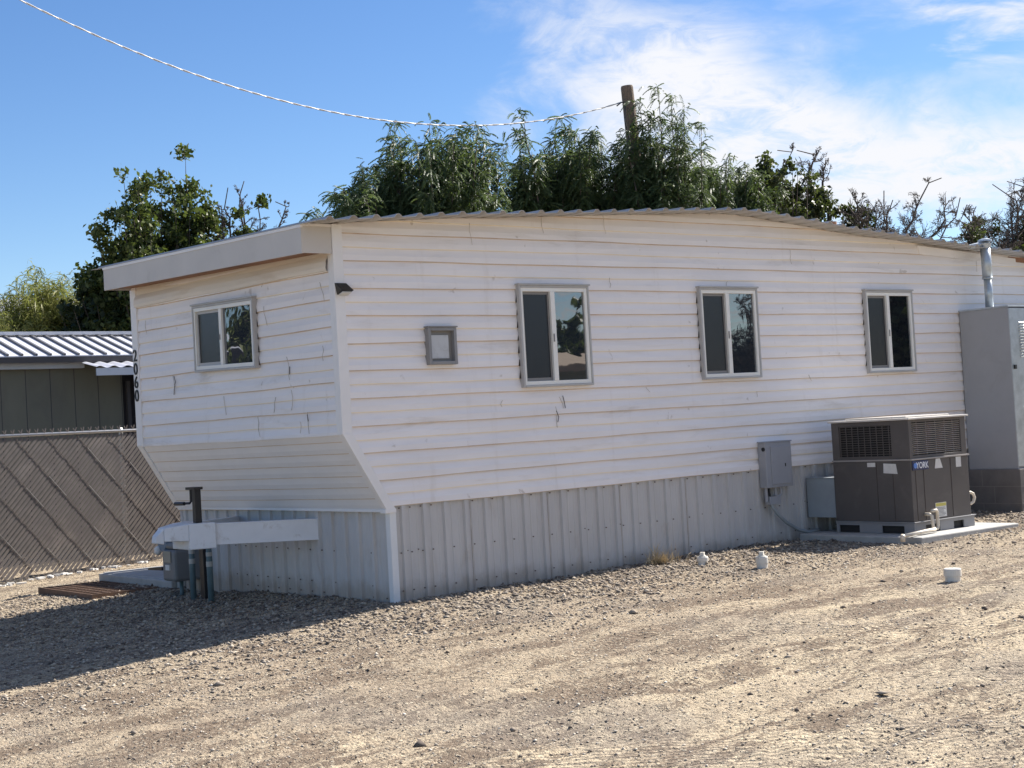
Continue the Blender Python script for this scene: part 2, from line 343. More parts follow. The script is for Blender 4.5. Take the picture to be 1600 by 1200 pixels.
def ground_mat():
    m = bpy.data.materials.new('dirt_and_gravel'); m.use_nodes = True; t = NT(m.node_tree); b = t.n['Principled BSDF']
    b.inputs['Roughness'].default_value = .95; b.inputs['Specular IOR Level'].default_value = .15
    v = t.add('ShaderNodeTexCoord').outputs['Object']
    big = t.noise(v, .55, 5, .6, .4); mid = t.noise(v, 2.6, 6, .65, .3); fine = t.noise(v, 24, 5, .7); vf = t.noise(v, 75, 3, .7)
    st = t.add('ShaderNodeMapping', {'Vector': v, 'Rotation': (0, 0, radians(14)), 'Scale': (.8, 2.2, 1)}).outputs[0]
    streak = t.noise(st, 1.25, 7, .68, .6)
    brk = t.math('ADD', t.math('MULTIPLY', fine, .5), t.math('MULTIPLY', vf, .5))
    streak = t.math('ADD', t.math('MULTIPLY', streak, .62), t.math('MULTIPLY', brk, .38)); big = t.math('ADD', t.math('MULTIPLY', big, .7), t.math('MULTIPLY', brk, .3))
    c = t.mixc(t.sstep(mid, .35, .68), (.64, .525, .365, 1), (.50, .405, .29, 1))
    sy = t.add('ShaderNodeSeparateXYZ', {0: v}).outputs; yw = t.math('ADD', sy[1], t.math('ADD', t.math('MULTIPLY', t.math('SUBTRACT', streak, .5), 7.0), t.math('MULTIPLY', t.math('SUBTRACT', mid, .5), 1.6)))
    band = t.math('MULTIPLY', t.sstep(yw, -4.9, -3.5), t.math('SUBTRACT', 1.0, t.math('MULTIPLY', t.sstep(yw, -1.3, -.3), .6)))
    c = t.mixc(t.math('MULTIPLY', band, .50), c, (.35, .275, .205, 1))
    c = t.mixc(t.math('MULTIPLY', t.sstep(streak, .475, .545), .90), c, (.205, .152, .112, 1))
    c = t.mixc(t.math('MULTIPLY', t.sstep(big, .48, .60), .55), c, (.30, .255, .21, 1))
    c = t.mixc(t.math('MULTIPLY', t.sstep(brk, .52, .61), .72), c, (.19, .148, .105, 1))
    vo = t.add('ShaderNodeTexVoronoi', {'Vector': v, 'Scale': 34.0, 'Randomness': 1.0})
    vc = t.add('ShaderNodeSeparateColor', {0: vo.outputs['Color']})
    peb = t.math('MULTIPLY', t.sstep(vc.outputs[0], .50, .60), t.math('SUBTRACT', 1.0, t.sstep(vo.outputs['Distance'], .30, .45)))
    pc = t.mixc(vc.outputs[1], (.14, .11, .085, 1), (.66, .58, .45, 1))
    c = t.mixc(t.math('MULTIPLY', t.sstep(t.math('SUBTRACT', 1.0, brk), .53, .62), .45), c, (.78, .67, .50, 1))
    c = t.mixc(t.math('MULTIPLY', peb, .8), c, pc)
    t.l.new(c, b.inputs['Base Color'])
    # tyre tread lines pressed in the soft dirt (two directions, patchy)
    def tread(ang, ph, sc, seed):
        mm = t.add('ShaderNodeMapping', {'Vector': v, 'Rotation': (0, 0, radians(ang)), 'Location': (seed, 0, 0)}).outputs[0]
        wv = t.add('ShaderNodeTexWave', {'Vector': mm, 'Scale': sc, 'Distortion': 1.6, 'Detail': 3.0, 'Detail Scale': 1.5}, bands_direction='Y')
        m2 = t.add('ShaderNodeMapping', {'Vector': mm, 'Scale': (.25, 1.1, 1)}).outputs[0]
        return t.math('MULTIPLY', wv.outputs['Fac'], t.sstep(t.noise(m2, 1.0, 3, .5), .50, .62))
    tr = t.math('ADD', tread(-8, 0, 5.2, 3.0), tread(38, 0, 6.0, 11.0))
    hgt = t.math('ADD', t.math('MULTIPLY', fine, .9), t.math('ADD', t.math('MULTIPLY', vf, .55), t.math('ADD', t.math('MULTIPLY', peb, .45), t.math('MULTIPLY', tr, .36))))
    bn = t.add('ShaderNodeBump', {'Strength': 1.0, 'Distance': .042, 'Height': hgt}); t.l.new(bn.outputs[0], b.inputs['Normal'])
    return m
ground = npmesh('ground', V, Q, [ground_mat()], smooth=True); tag(ground, kind='structure')

# gravel and clods lying on the dirt: nobody could count it
def rocks(name, P, size, tone, matl, flat=.6):
    n = len(P); base = np.array([(1,0,0),(0,1,0),(-1,0,0),(0,-1,0),(0,0,1),(0,0,-1)], float)
    fc = np.array([(0,1,4),(1,2,4),(2,3,4),(3,0,4),(1,0,5),(2,1,5),(3,2,5),(0,3,5)])
    B = base[None]*(0.6+.8*rng.random((n, 6, 1))) + rng.normal(0, .18, (n, 6, 3))
    a = rng.random(n)*2*pi; ca, sa = np.cos(a)[:, None], np.sin(a)[:, None]
    sx = size[:, None]*(.7+.6*rng.random((n, 1))); sy = size[:, None]*(.6+.5*rng.random((n, 1))); sz = size[:, None]*flat*(.6+.8*rng.random((n, 1)))
    x, y, z = B[..., 0]*sx, B[..., 1]*sy, B[..., 2]*sz
    Vv = np.stack([x*ca-y*sa, x*sa+y*ca, z], -1) + P[:, None, :]
    Ff = (fc[None]+6*np.arange(n)[:, None, None]).reshape(-1, 3)
    return npmesh(name, Vv.reshape(-1, 3), Ff, [matl], attr=np.repeat(tone, 6))
def stone_mat():
    m = bpy.data.materials.new('gravel_stone'); m.use_nodes = True; t = NT(m.node_tree); b = t.n['Principled BSDF']
    at = t.add('ShaderNodeAttribute', attribute_name='tone').outputs['Fac']
    cr = t.add('ShaderNodeValToRGB', {0: at}); e = cr.color_ramp.elements
    e[0].color = (.10, .08, .068, 1); e[1].color = (.58, .52, .44, 1)
    for p, c in ((.25, (.21, .175, .145, 1)), (.55, (.34, .285, .225, 1)), (.8, (.46, .40, .325, 1))):
        q = e.new(p); q.color = c
    t.l.new(cr.outputs[0], b.inputs['Base Color']); b.inputs['Roughness'].default_value = .9; b.inputs['Specular IOR Level'].default_value = .2
    return m
M_STONE = stone_mat()
N = 900000
px = rng.uniform(-5.5, 12, N); py = rng.uniform(-8.2, 8.5, N)
nh = near_house(px, py); pat = vnoise(px*.8, py*.8, 21)+vnoise(px*2.3, py*2.3, 22)*.7
keep = rng.random(N) < np.clip(.42+1.10*nh**1.3+.75*np.clip(pat, -.3, 1), .08, 1)*.42
keep &= ~((px > 0.05) & (py > 0.05) & (py < 4.0))
px, py, nh = px[keep], py[keep], nh[keep]
sz = (.0044+.015*rng.random(len(px))**4.5)*(.68+.95*nh)
tn = np.clip(rng.random(len(px))*(1-.30*nh)+.10*(1-nh), 0, 1)
P = np.stack([px, py, gheight(px, py)+sz*.2], -1)
gv = rocks('gravel', P, sz, tn, M_STONE, .50); tag(gv, kind='stuff')
n = 300
px = rng.uniform(-5, 12, n); py = rng.uniform(-8, 1.5, n); k = ~((px > -.05) & (py > -.15)); px, py = px[k], py[k]
sz = .010+.026*rng.random(len(px))**3.0
cl = rocks('loose_clods', np.stack([px, py, gheight(px, py)+sz*.3], -1), sz, rng.random(len(px))*.6, M_STONE, .55); tag(cl, kind='stuff')

# far hills, desert ridge beyond everything, its haze put into a blue colour
mb = MB(); rows = []
ang = np.radians(np.linspace(-25, 112, 300)); hx_, hy_ = np.cos(ang)*9, np.sin(ang)*9
crest = 268+70*vnoise(hx_*1.1, hy_*1.1, 31)+44*vnoise(hx_*3.1, hy_*3.1, 32)+22*vnoise(hx_*9, hy_*9, 33)
for k in range(12):
    t_ = k/9; d = 2100+900*t_; f_ = (1-(1-min(t_, 1))**1.6) if t_ <= 1 else 1-(t_-1)*1.6
    gully = 60*f_*(1-min(t_, 1)+.12)*(vnoise(hx_*6+k*.15, hy_*6, 34)*2)
    rows.append([(cos(a_)*d, sin(a_)*d, -20+(c_+20)*f_+g_) for a_, c_, g_ in zip(ang, crest, gully)])
mb.grid(rows); hills = mb.build('hills', M_HILL, smooth=True); tag(hills, kind='structure')

# ------------------------------------------------------------------ the trailer
home = thing('mobile_home', 'long white clapboard trailer with slanted front end and number 2060', 'mobile home', (0, 0, 0))
EV = [(-1.2, 3.217), (-.44, 3.265), (.8, 3.361), (2.34, 3.45), (3.6, 3.53), (4.1, 3.557), (4.45, 3.566), (4.8, 3.553), (5.3, 3.515), (6.18, 3.445), (8.6, 3.312), (10, 3.25), (15, 3.04)]
def eave(x): return float(np.interp(x, [p[0] for p in EV], [p[1] for p in EV]))
def tilt(p): return (p[0], p[1], p[2]+.006*p[0]+.012*p[1]*(p[2]-1.5 if p[2] > .3 else 0))
XE = 14.0; WD = 4.05; LAP = .2373
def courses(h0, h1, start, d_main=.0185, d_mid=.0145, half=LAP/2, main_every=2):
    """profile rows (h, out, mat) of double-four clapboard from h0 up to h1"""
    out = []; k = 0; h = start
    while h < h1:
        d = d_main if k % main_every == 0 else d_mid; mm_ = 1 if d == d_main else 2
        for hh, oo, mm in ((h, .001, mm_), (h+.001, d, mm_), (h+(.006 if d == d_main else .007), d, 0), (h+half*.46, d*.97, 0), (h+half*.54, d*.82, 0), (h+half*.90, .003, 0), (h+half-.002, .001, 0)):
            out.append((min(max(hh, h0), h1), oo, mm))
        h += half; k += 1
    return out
def wav(a, b, s=0): return .0030*sin(a*1.7+b*9+s)+.0022*sin(a*4.1+b*23+s*2)
# long wall
mb = MB(); prof = courses(.816, 3.60, .816)
xl = lambda z: -.43 if z > 1.476 else -.43+(1.476-z)/(1.476-.80)*.41
nx = 64; rows = []
for (h, o, mm) in prof:
    r = []
    for i in range(nx+1):
        x0 = xl(h); x = x0+(XE-x0)*i/nx
        zz = h+.006*x+wav(x, round(h/LAP))*.9
        zz = min(zz, eave(x)+.004)
        r.append((x, -o-wav(x, h, 3)*.6, zz))
    rows.append(r)
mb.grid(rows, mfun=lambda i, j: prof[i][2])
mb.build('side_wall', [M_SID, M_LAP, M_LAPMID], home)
# front wall above the bend (faces -X)
mb = MB(); prof = courses(1.462, 3.30, 1.4354)
rows = []
for (h, o, mm) in prof:
    r = []
    for i in range(25):
        y = WD*(1-i/24); zz = h+.012*y*(h-1.5)+wav(y, round(h/LAP), 5)
        r.append((-.43-o-wav(y, h, 7)*.5, y, min(zz, 3.19+.03*y)))
    rows.append(r)
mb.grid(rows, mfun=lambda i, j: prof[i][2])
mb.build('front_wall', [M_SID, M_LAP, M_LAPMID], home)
# slanted prow
mb = MB(); A = np.array([-.02, .795]); Bq = np.array([-.43, 1.476]); L = float(np.linalg.norm(Bq-A)); dv = (Bq-A)/L; nv = np.array([-dv[1], dv[0]])
prof = courses(0, L, 0, .010, .010)
rows = []
for (h, o, mm) in prof:
    q = A+dv*h+nv*(-o if nv[0] > 0 else o)
    rows.append([(q[0], WD*(1-i/20), q[1]-.009*WD*(1-i/20)*(1-h/L)+wav(i*.2, h)*.4*(1-h/L)) for i in range(21)])
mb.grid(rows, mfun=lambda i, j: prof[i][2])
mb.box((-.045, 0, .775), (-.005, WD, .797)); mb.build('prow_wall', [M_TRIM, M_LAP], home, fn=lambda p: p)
mb = MB(); rows = []
for (z, o) in ((2.868, .004), (2.869, .030), (2.90, .036), (2.95, .030), (3.0, .012), (3.10, .002)):
    rows.append([(-.436-o*(1+.25*sin(y*2.2)), y, z+.018*y+.004*sin(y*3)) for y in np.linspace(3.96, .075, 26)])
mb.grid(rows); mb.build('loose_strip', mat('aged_siding', (.76, .70, .62), .6, var=.05, vscale=2, stretch=(1, .4, 4), dirt=((.52, .41, .30), .5, 1.6, .48, .7)), home)
# far walls (closing the shell)
mb = MB(); mb.poly([(-.43, WD, 1.476), (-.43, WD, 3.25), (4.45, WD, 3.66), (XE, WD, 3.15), (XE, WD, .0), (0, WD, 0), (-.02, WD, .79)])
mb.poly([(XE, 0, 0), (XE, WD, 0), (XE, WD, 3.15), (XE, 0, 3.08)]); mb.build('rear_wall', M_SID, home)
# corner trims: near corner, slanted piece, far corner
mb = MB()
mb.box((-.452, -.022, 1.47), (-.352, .012, 3.262)); mb.box((-.452, .0125, 1.47), (-.428, .07, 3.18))
def slant(y0, y1, w, mbx, lift):
    a = [(-.022-lift, .79), (-.43-lift, 1.478)]
    mbx.hexa([(a[0][0], y0, a[0][1]), (a[0][0]+w, y0, a[0][1]+.004), (a[0][0]+w, y1, a[0][1]+.004), (a[0][0], y1, a[0][1]),
              (a[1][0], y0, a[1][1]-.004), (a[1][0]+w, y0, a[1][1]), (a[1][0]+w, y1, a[1][1]), (a[1][0], y1, a[1][1]-.004)])
slant(-.024, .010, .095, mb, .024); slant(.0105, .06, .028, mb, .0225)
mb.box((-.062, -.026, .765), (.05, .06, .800))
mb.build('corner_trim', M_TRIM, home, bevel=.004)
mb = MB(); mb.box((-.458, WD-.105, 1.47), (-.425, WD+.035, 3.20), 0); slant(WD-.08, WD+.035, .03, mb, .026)
far_trim = mb.build('corner_trim', M_TRIM, home, bevel=.004, fn=lambda p: (p[0], p[1], p[2]-.006 if p[2] < 1 else p[2]))
# house number on the far trim
def text_obj(s, size, loc, rot, name, m, root, parent, ext=.003, sx=1.0):
    cu_ = bpy.data.curves.new(name, 'FONT'); cu_.body = s; cu_.size = size; cu_.extrude = ext; cu_.align_x = 'CENTER'; cu_.align_y = 'CENTER'; cu_.offset = .0012
    to = bpy.data.objects.new('tmp', cu_); COL.objects.link(to)
    bpy.context.view_layer.update()
    me = bpy.data.meshes.new_from_object(to.evaluated_get(bpy.context.evaluated_depsgraph_get()))
    bpy.data.objects.remove(to)
    me.transform(Matrix.Diagonal((sx, 1, 1, 1))); me.transform(rot); me.transform(Matrix.Translation(Vector(loc)-(root.location if root else Vector())))
    me.materials.clear(); me.materials.append(m); o = bpy.data.objects.new(name, me); COL.objects.link(o); o.parent = parent; return o
RX = Matrix(((0, 0, -1), (-1, 0, 0), (0, 1, 0))).to_4x4()      # text plane facing -X
RY = Matrix(((1, 0, 0), (0, 0, -1), (0, 1, 0))).to_4x4()       # text plane facing -Y
for i, ch in enumerate('2060'):
    text_obj(ch, .175, (-.463, WD-.035, 2.425-.142*i), RX, 'house_number', M_BLACK, home, far_trim, .004, 1.15)
# panel joints and cracks in the clapboard
mb = MB()
for (x, z, hh) in [(1.04, 3.13, .2), (1.90, 3.27, .2), (2.70, 3.29, .22), (2.02, 1.60, .11), (1.93, 1.42, .2), (1.28, 1.64, .06), (4.37, 2.80, .05), (5.43, 3.06, .16), (5.64, 1.77, .07), (2.71, 2.76, .1), (4.74, 1.62, .06), (3.17, 1.72, .05), (6.14, 3.44, .08), (8.9, 3.05, .2)]:
    x0 = x; zz = z
    for s in range(3):
        x1 = x0+random.uniform(-.022, .022); mb.bar((x0, -.0205, zz), (x1, -.0205, zz+hh/3), .003, .003, up=(0, 1, 0)); x0 = x1; zz += hh/3
mb.build_each('panel_joint', M_CRACK, home)
mb = MB()
for (y, z, hh) in [(3.72, 2.63, .15), (3.13, 1.97, .2), (.82, 1.98, .21), (.81, 1.71, .18), (1.13, 1.70, .14), (2.05, 1.72, .18), (1.41, 1.49, .19), (.53, 1.49, .19), (1.17, 2.50, .18), (.23, 2.11, .13), (.16, 2.62, .17), (.68, 1.50, .1), (1.24, 2.86, .1)]:
    y0 = y; zz = z
    for s in range(3):
        y1 = y0+random.uniform(-.030, .030); mb.bar((-.4515, y0, zz), (-.4515, y1, zz+hh/3), .0035, .003, up=(1, 0, 0)); y0 = y1; zz += hh/3
mb.build_each('panel_joint', M_CRACK, home)
mb = MB()      # the two boards with a sprung end below the first window
for pts in ([(2.02, 1.72), (2.035, 1.66), (2.045, 1.60)], [(1.93, 1.58), (1.955, 1.52), (1.94, 1.47)]):
    for (xa, za), (xb, zb) in zip(pts, pts[1:]): mb.bar((xa, -.0225, za), (xb, -.0225, zb), .005, .004, up=(0, 1, 0))
mb.build_each('sprung_end', M_GAP, home)
mb = MB()
for pts in ([(3.13, 2.16), (3.10, 2.10), (3.12, 2.07)], [(3.115, 2.065), (3.14, 2.02), (3.15, 1.97)], [(.80, 2.10), (.81, 2.03)], [(.54, 1.66), (.53, 1.60)]):
    for (ya, za), (yb, zb) in zip(pts, pts[1:]): mb.bar((-.4535, ya, za), (-.4535, yb, zb), .006, .004, up=(1, 0, 0))
mb.build_each('sprung_end', M_GAP, home)
# sagging loose strip high on the long wall near its end
mb = MB(); mb.hexa([(7.74, -.03, 3.235), (9.75, -.03, 3.150), (9.75, -.016, 3.150), (7.74, -.016, 3.235), (7.70, -.045, 3.335), (9.75, -.03, 3.235), (9.75, -.016, 3.235), (7.70, -.016, 3.335)])
mb.build('loose_strip', M_SID, home)
mb = MB(); mb.box((9.6, -.02, 3.20), (XE, -.016, 3.26)); mb.build('eave_board', M_WOOD, home, fn=lambda p: (p[0], p[1], p[2]-.042*(p[0]-9.6)))

# metal roof laid over: ribs run across, ridge across the trailer
def roof_rows(z_off):
    xs_ = [-.76]; zs_ = [0]
    x = -.70
    while x < XE+.1:
        for dx, dz in ((0, 0), (.030, .028), (.062, .028), (.092, 0)): xs_.append(x+dx); zs_.append(dz)
        x += .2286
    return xs_, zs_
xs_, zs_ = roof_rows(0); mb = MB(); rows = []
for y in (-.33, -.1, 0, 1, 2, 3, 4.36):
    rows.append([(x+.012*sin(y*2)*0, y+.006*sin(x*5.3)*(1 if y == -.33 else 0), eave(x)+z+.006+(.03*y)) for x, z in zip(xs_, zs_)])
mb.grid(rows); mb.build('metal_roof', M_ROOF, home, solid=.004)
roof = home.children[-1]
mb = MB(); mb.tube([(.15, 1.0, 3.30), (.15, 1.0, 3.43)], .045, 12); mb.tube([(.15, 1.0, 3.43), (.15, 1.0, 3.455), (.15, 1.0, 3.475)], [.075, .07, .03], 12)
mb.build('roof_vent', M_GALV, home, parent=roof, smooth=False)
mb = MB(); mb.tube([(7.44, 1.0, 3.3), (7.44, 1.0, 3.71)], .035, 10); mb.tube([(7.44, 1.0, 3.71), (7.44, 1.0, 3.76)], .05, 10)
mb.build('roof_vent', M_WOOD, home, parent=roof)
# fascia box of the front overhang
mb = MB(); fz = lambda y: .03*y
def fpan(a, b, z0, z1):   # z sheared along y
    x0, y0 = a; x1, y1 = b
    mb.hexa([(x0,y0,z0+fz(y0)),(x1,y0,z0+fz(y0)),(x1,y1,z0+fz(y1)),(x0,y1,z0+fz(y1)),(x0,y0,z1+fz(y0)),(x1,y0,z1+fz(y0)),(x1,y1,z1+fz(y1)),(x0,y1,z1+fz(y1))])
fpan((-.75, -.012), (-.735, 4.06), 3.005, 3.222); fpan((-.7345, -.012), (-.455, .004), 3.008, 3.236); fpan((-.7345, 4.044), (-.455, 4.06), 3.008, 3.23)
fas = mb.build('fascia', M_FASCIA, home)
mb = MB(); fpan((-.757, -.02), (-.735, 4.07), 3.2225, 3.246); fpan((-.7345, -.02), (-.455, .004), 3.2365, 3.258); mb.build('fascia_cap', M_TRIM, home, parent=fas)
mb = MB(); fpan((-.734, .006), (-.44, 4.04), 3.03, 3.045); mb.build('soffit', M_WOOD, home, parent=fas)

# skirting: ribbed metal panels on the long side and under the prow
def ribbed(p0, p1, z0, z1f, out, name, m):
    p0, p1 = Vector((*p0, 0)), Vector((*p1, 0)); Lw = (p1-p0).length; d = (p1-p0).normalized(); nrm = Vector((d.y, -d.x, 0))
    pts = [(0, 0)]; s = .10; k = 0
    while s < Lw-.12:
        pts += [(s-.027, 0), (s-.018, .026), (s+.018, .026), (s+.027, 0)]
        for q in (.075, .152): pts += [(s+q-.010, 0), (s+q-.004, .0035), (s+q+.004, .0035), (s+q+.010, 0)]
        s += .2286; k += 1
    pts.append((Lw, 0)); pts = sorted(p for p in pts if p[0] <= Lw)
    mbx = MB(); rows_ = []
    for t in (0, .5, 1):
        rows_.append([p0+d*a+nrm*(b*out+.0035*sin(a*2.1+t*2)) + Vector((0, 0, z0+(z1f((p0+d*a)[0])-z0)*t)) for a, b in pts])
    mbx.grid(rows_); o = mbx.build(name, m, home); return o
sk1 = ribbed((.03, .012), (XE, .012), -.2, lambda x: .832+.006*x, 1, 'side_skirting', M_SKIRT)
sk2 = ribbed((.016, WD), (.016, .03), -.4, lambda x: .79, 1, 'front_skirting', M_SKIRT)
mb = MB(); mb.box((-.012, -.008, -.2), (.055, .006, .775)); mb.box((-.012, .0065, -.2), (.002, .06, .765)); mb.build('skirting_corner', M_SKLIGHT, home, bevel=.003)
mb = MB()
x = .09
while x < 8.4:
    for z in (.41+.006*x, .80+.006*x, .06+.0138*x+.02):
        if random.random() < .93: mb.box((x-.005, -.012, z-.005), (x+.005, -.002, z+.005))
    x += .2286/ (1 if x > .4 else 2)
    if random.random() < .14:
        mb.box((x-.05, -.012, .42+.006*x), (x-.042, -.002, .43+.006*x))
y = .12
while y < 3.5:
    for z in (.41, .12, .02):
        if random.random() < .8: mb.box((-.004, y-.006, z-.006), (.004, y+.006, z+.006))
    y += .21
mb.build_each('screw', M_SCREW, home, limit=100)
mb = MB()
for x in (.86, 1.77, 2.69, 3.60): mb.box((x-.0015, -.0085, .0), (x+.0015, -.003, .80+.006*x))
mb.build_each('skirting_seam', M_CRACK, home)

# windows
def window(ax, a0, a1, z0, z1, shear=0.0, warp=False, flip=False, dark=False):
    """ax 'y': wall faces -Y, a is X.  ax 'x': wall faces -X, a is Y (left in view = large Y)"""
    W_, H_ = abs(a1-a0), z1-z0
    if ax == 'y': T = lambda u, w, o: (a0+u, -.030-o, z0+w+.006*(a0+u)*.75)
    else: T = lambda u, w, o: (-.460-o, a1-u, z0+w+shear*(a1-u-a0))
    def bx(mbx, u0, u1, w0, w1, o0, o1, mi=0):
        mbx.hexa([T(u0,w0,o1), T(u1,w0,o1), T(u1,w0,o0), T(u0,w0,o0), T(u0,w1,o1), T(u1,w1,o1), T(u1,w1,o0), T(u0,w1,o0)], mi)
    c = .021
    mbx = MB()
    bx(mbx, 0, c, 0, H_, -.045, .034); bx(mbx, W_-c, W_, 0, H_, -.045, .034); bx(mbx, c, W_-c, 0, c, -.045, .038); bx(mbx, c, W_-c, H_-c, H_, -.045, .034)
    bx(mbx, -.012, W_+.012, H_+.0005, H_+.018, -.04, .046)
    win = mbx.build('window', M_CASE, home, bevel=.003)
    mbx = MB(); k = 0; hz = LAP/2
    while k < 40:
        w = (.816 if ax == 'y' else 1.4354)+k*hz-z0; k += 1
        if w < .02 or w > H_-.10: continue
        for q in ((0, -1),) if ax == 'y' else ((W_, 1),):
            u = q[0]; e = q[1]*random.uniform(.012, .019); oz = -.008
            P_ = [T(u, w+.002, oz), T(u+e, w+.004, oz), T(u+e*.3, w+hz*random.uniform(.5, .8), oz)]; P2 = [T(u, w+.002, oz-.004), T(u+e, w+.004, oz-.004), T(u+e*.3, w+hz*.6, oz-.004)]
            mbx.poly(P_); mbx.poly(P2[::-1])
    mbx.build_each('lap_end_gap', M_GAP, home, parent=win)
    f = .036; mid = W_*.46
    mbx = MB(); i0, i1, j0, j1 = c+.0005, W_-c-.0005, c+.0005, H_-c-.0005
    bx(mbx, i0, i0+f*.72, j0, j1, -.02, .026); bx(mbx, i1-f, i1, j0, j1, -.02, .026)
    bx(mbx, i0+f*.72+.0003, i1-f-.0003, j0, j0+f, -.02, .026); bx(mbx, i0+f*.72+.0003, i1-f-.0003, j1-f, j1, -.02, .026)
    bx(mbx, mid-.018, mid+.036, j0+f+.0003, j1-f-.0003, -.02, .029)
    fr = mbx.build('frame', M_VINYL, home, parent=win, bevel=.003)
    mbx = MB(); bx(mbx, mid+.0363, i1-f-.0003, j0+f+.0003, j1-f-.0003, -.012, .006)
    mbx.build('pane', M_GLASSW if warp else (M_GLASSD if dark else M_GLASS), home, parent=win)
    mbx = MB(); u0, u1, w0, w1 = i0+f*.72+.0006, mid-.0186, j0+f+.0006, j1-f-.0006
    bx(mbx, u0, u1, w0, w1, -.018, -.010); mbx.build('pane', M_GLASSD, home, parent=win)
    s = .020; mbx = MB()
    bx(mbx, u0, u0+s, w0, w1, -.0095, .004); bx(mbx, u1-s, u1, w0, w1, -.0095, .004); bx(mbx, u0+s, u1-s, w0, w0+s*1.5, -.0095, .004); bx(mbx, u0+s, u1-s, w1-s*1.3, w1, -.0095, .004)
    mbx.build('screen_frame', M_SFRAME if not warp else M_CASE, home, parent=win)
    mbx = MB(); bx(mbx, u0+s, u1-s, w0+s*1.5, w1-s*1.3, -.006, -.004); mbx.build('screen', M_SCREEN, home, parent=win)
    mbx = MB(); bx(mbx, mid-.006, mid+.004, j0+H_*.42, j0+H_*.50, .0295, .037); mbx.build('latch', M_SFRAME, home, parent=win)
window('y', 1.524, 2.392, 1.800, 2.758); window('y', 3.920, 4.798, 1.805, 2.758); window('y', 6.620, 7.502, 1.800, 2.752, dark=True)
window('x', 1.36, 2.585, 2.125, 2.775, .030, warp=True)
# square vent hatch
mb = MB(); a0, a1, z0, z1 = .462, .772, 2.040, 2.372; c = .03
mb.box((a0, -.070, z0), (a0+c, .02, z1)); mb.box((a1-c, -.070, z0), (a1, .02, z1)); mb.box((a0+c+.0003, -.070, z0), (a1-c-.0003, .02, z0+c)); mb.box((a0+c+.0003, -.070, z1-c), (a1-c-.0003, .02, z1)); mb.box((a0-.01, -.080, z1+.0005), (a1+.01, .0, z1+.012))
hatch = mb.build('vent_hatch', mat('vent_frame', (.25, .245, .245), .5, var=.1), home, bevel=.003)
mb = MB(); mb.box((a0+c, -.0255, z0+c), (a1-c, .02, z1-c)); mb.build('vent_recess', M_SFRAME, home, parent=hatch)
mb = MB(); mb.box((a0+c+.004, -.040, z0+c+.026), (a1-c-.045, -.030, z1-c-.038)); mb.build('vent_flap', M_VPANEL, home, parent=hatch)
# wedge shaped lamp on the corner trim
mb = MB(); x0, x1 = -.435, -.325
mb.hexa([(x0, -.115, 2.685), (x1, -.125, 2.685), (x1, -.023, 2.655), (x0, -.023, 2.655), (x0-.02, -.040, 2.755), (x1-.02, -.040, 2.755), (x1-.02, -.023, 2.755), (x0-.02, -.023, 2.755)])
lam = mb.build('wall_lamp', M_BLACK, home, bevel=.004)
mb = MB(); mb.box((x0+.01, -.10, 2.668), (x1-.01, -.035, 2.676)); mb.build('lamp_lens', M_LED, home, parent=lam, fn=lambda p: (p[0], p[1], p[2]-(p[1]+.10)*.28))

# hitch: A-frame tongue, coupler, jack
mb = MB(); tipx, tipy = -1.06, 2.02
def beam(y0, y1):
    p, q = (.02, y0, .605), (-.98, y1, .62); mb.bar(p, q, .05, .008, up=(0, 0, 1)); n_ = None
    for dz, w, h in ((.092, .075, .014), (-.092, .075, .014)): mb.bar((p[0], p[1], p[2]+dz), (q[0], q[1], q[2]+dz), w, h)
    mb.bar(p, q, .018, .170)
    d = Vector((q[0]-p[0], q[1]-p[1], 0)).normalized(); nn = Vector((d.y, -d.x, 0))*(.029 if y0 < 2 else -.029)
    if nn.y > 0: nn = -nn
    mb.bar(Vector(p)+nn, Vector(q)+nn, .012, .196)
beam(1.22, 1.90); beam(2.82, 2.14)
hit = mb.build('hitch', M_TONGUE, home, bevel=.003)
mb = MB()
mb.hexa([(-.80, 1.70, .49), (-1.00, 1.84, .485), (-1.0, 2.20, .485), (-.80, 2.34, .49), (-.80, 1.70, .728), (-1.0, 1.84, .725), (-1.0, 2.20, .725), (-.80, 2.34, .728)])
mb.hexa([(-1.001, 1.84, .565), (-1.19, 1.96, .575), (-1.19, 2.10, .575), (-1.001, 2.2, .565), (-1.001, 1.84, .724), (-1.19, 1.96, .70), (-1.19, 2.10, .70), (-1.001, 2.2, .724)])
mb.hexa([(-1.191, 1.965, .55), (-1.27, 1.985, .565), (-1.27, 2.075, .565), (-1.191, 2.095, .55), (-1.191, 1.965, .69), (-1.26, 1.985, .63), (-1.26, 2.075, .63), (-1.191, 2.095, .69)])
mb.build('coupler', M_TONGUE, home, parent=hit, bevel=.008)
mb = MB(); jx, jy = -.90, 1.86
mb.box((jx-.031, jy-.031, .729), (jx+.031, jy+.031, 1.035)); 
mb.box((jx-.045, jy-.05, 1.0352), (jx+.045, jy+.13, 1.060))
mb.tube([(jx, jy+.115, 1.04), (jx, jy+.115, .925), (jx-.01, jy+.125, .91), (jx-.03, jy+.30, .905)], .012, 8)
mb.tube([(jx-.03, jy+.19, .907), (jx-.045, jy+.36, .905)], .018, 8)
mb.build('jack', M_BLKSTEEL, home, parent=hit, bevel=.002)
mb = MB(); mb.box((-.40, 2.79, -.3), (-.32, 2.88, .60)); mb.build('support_post', M_BLKSTEEL, home, parent=hit, bevel=.003)

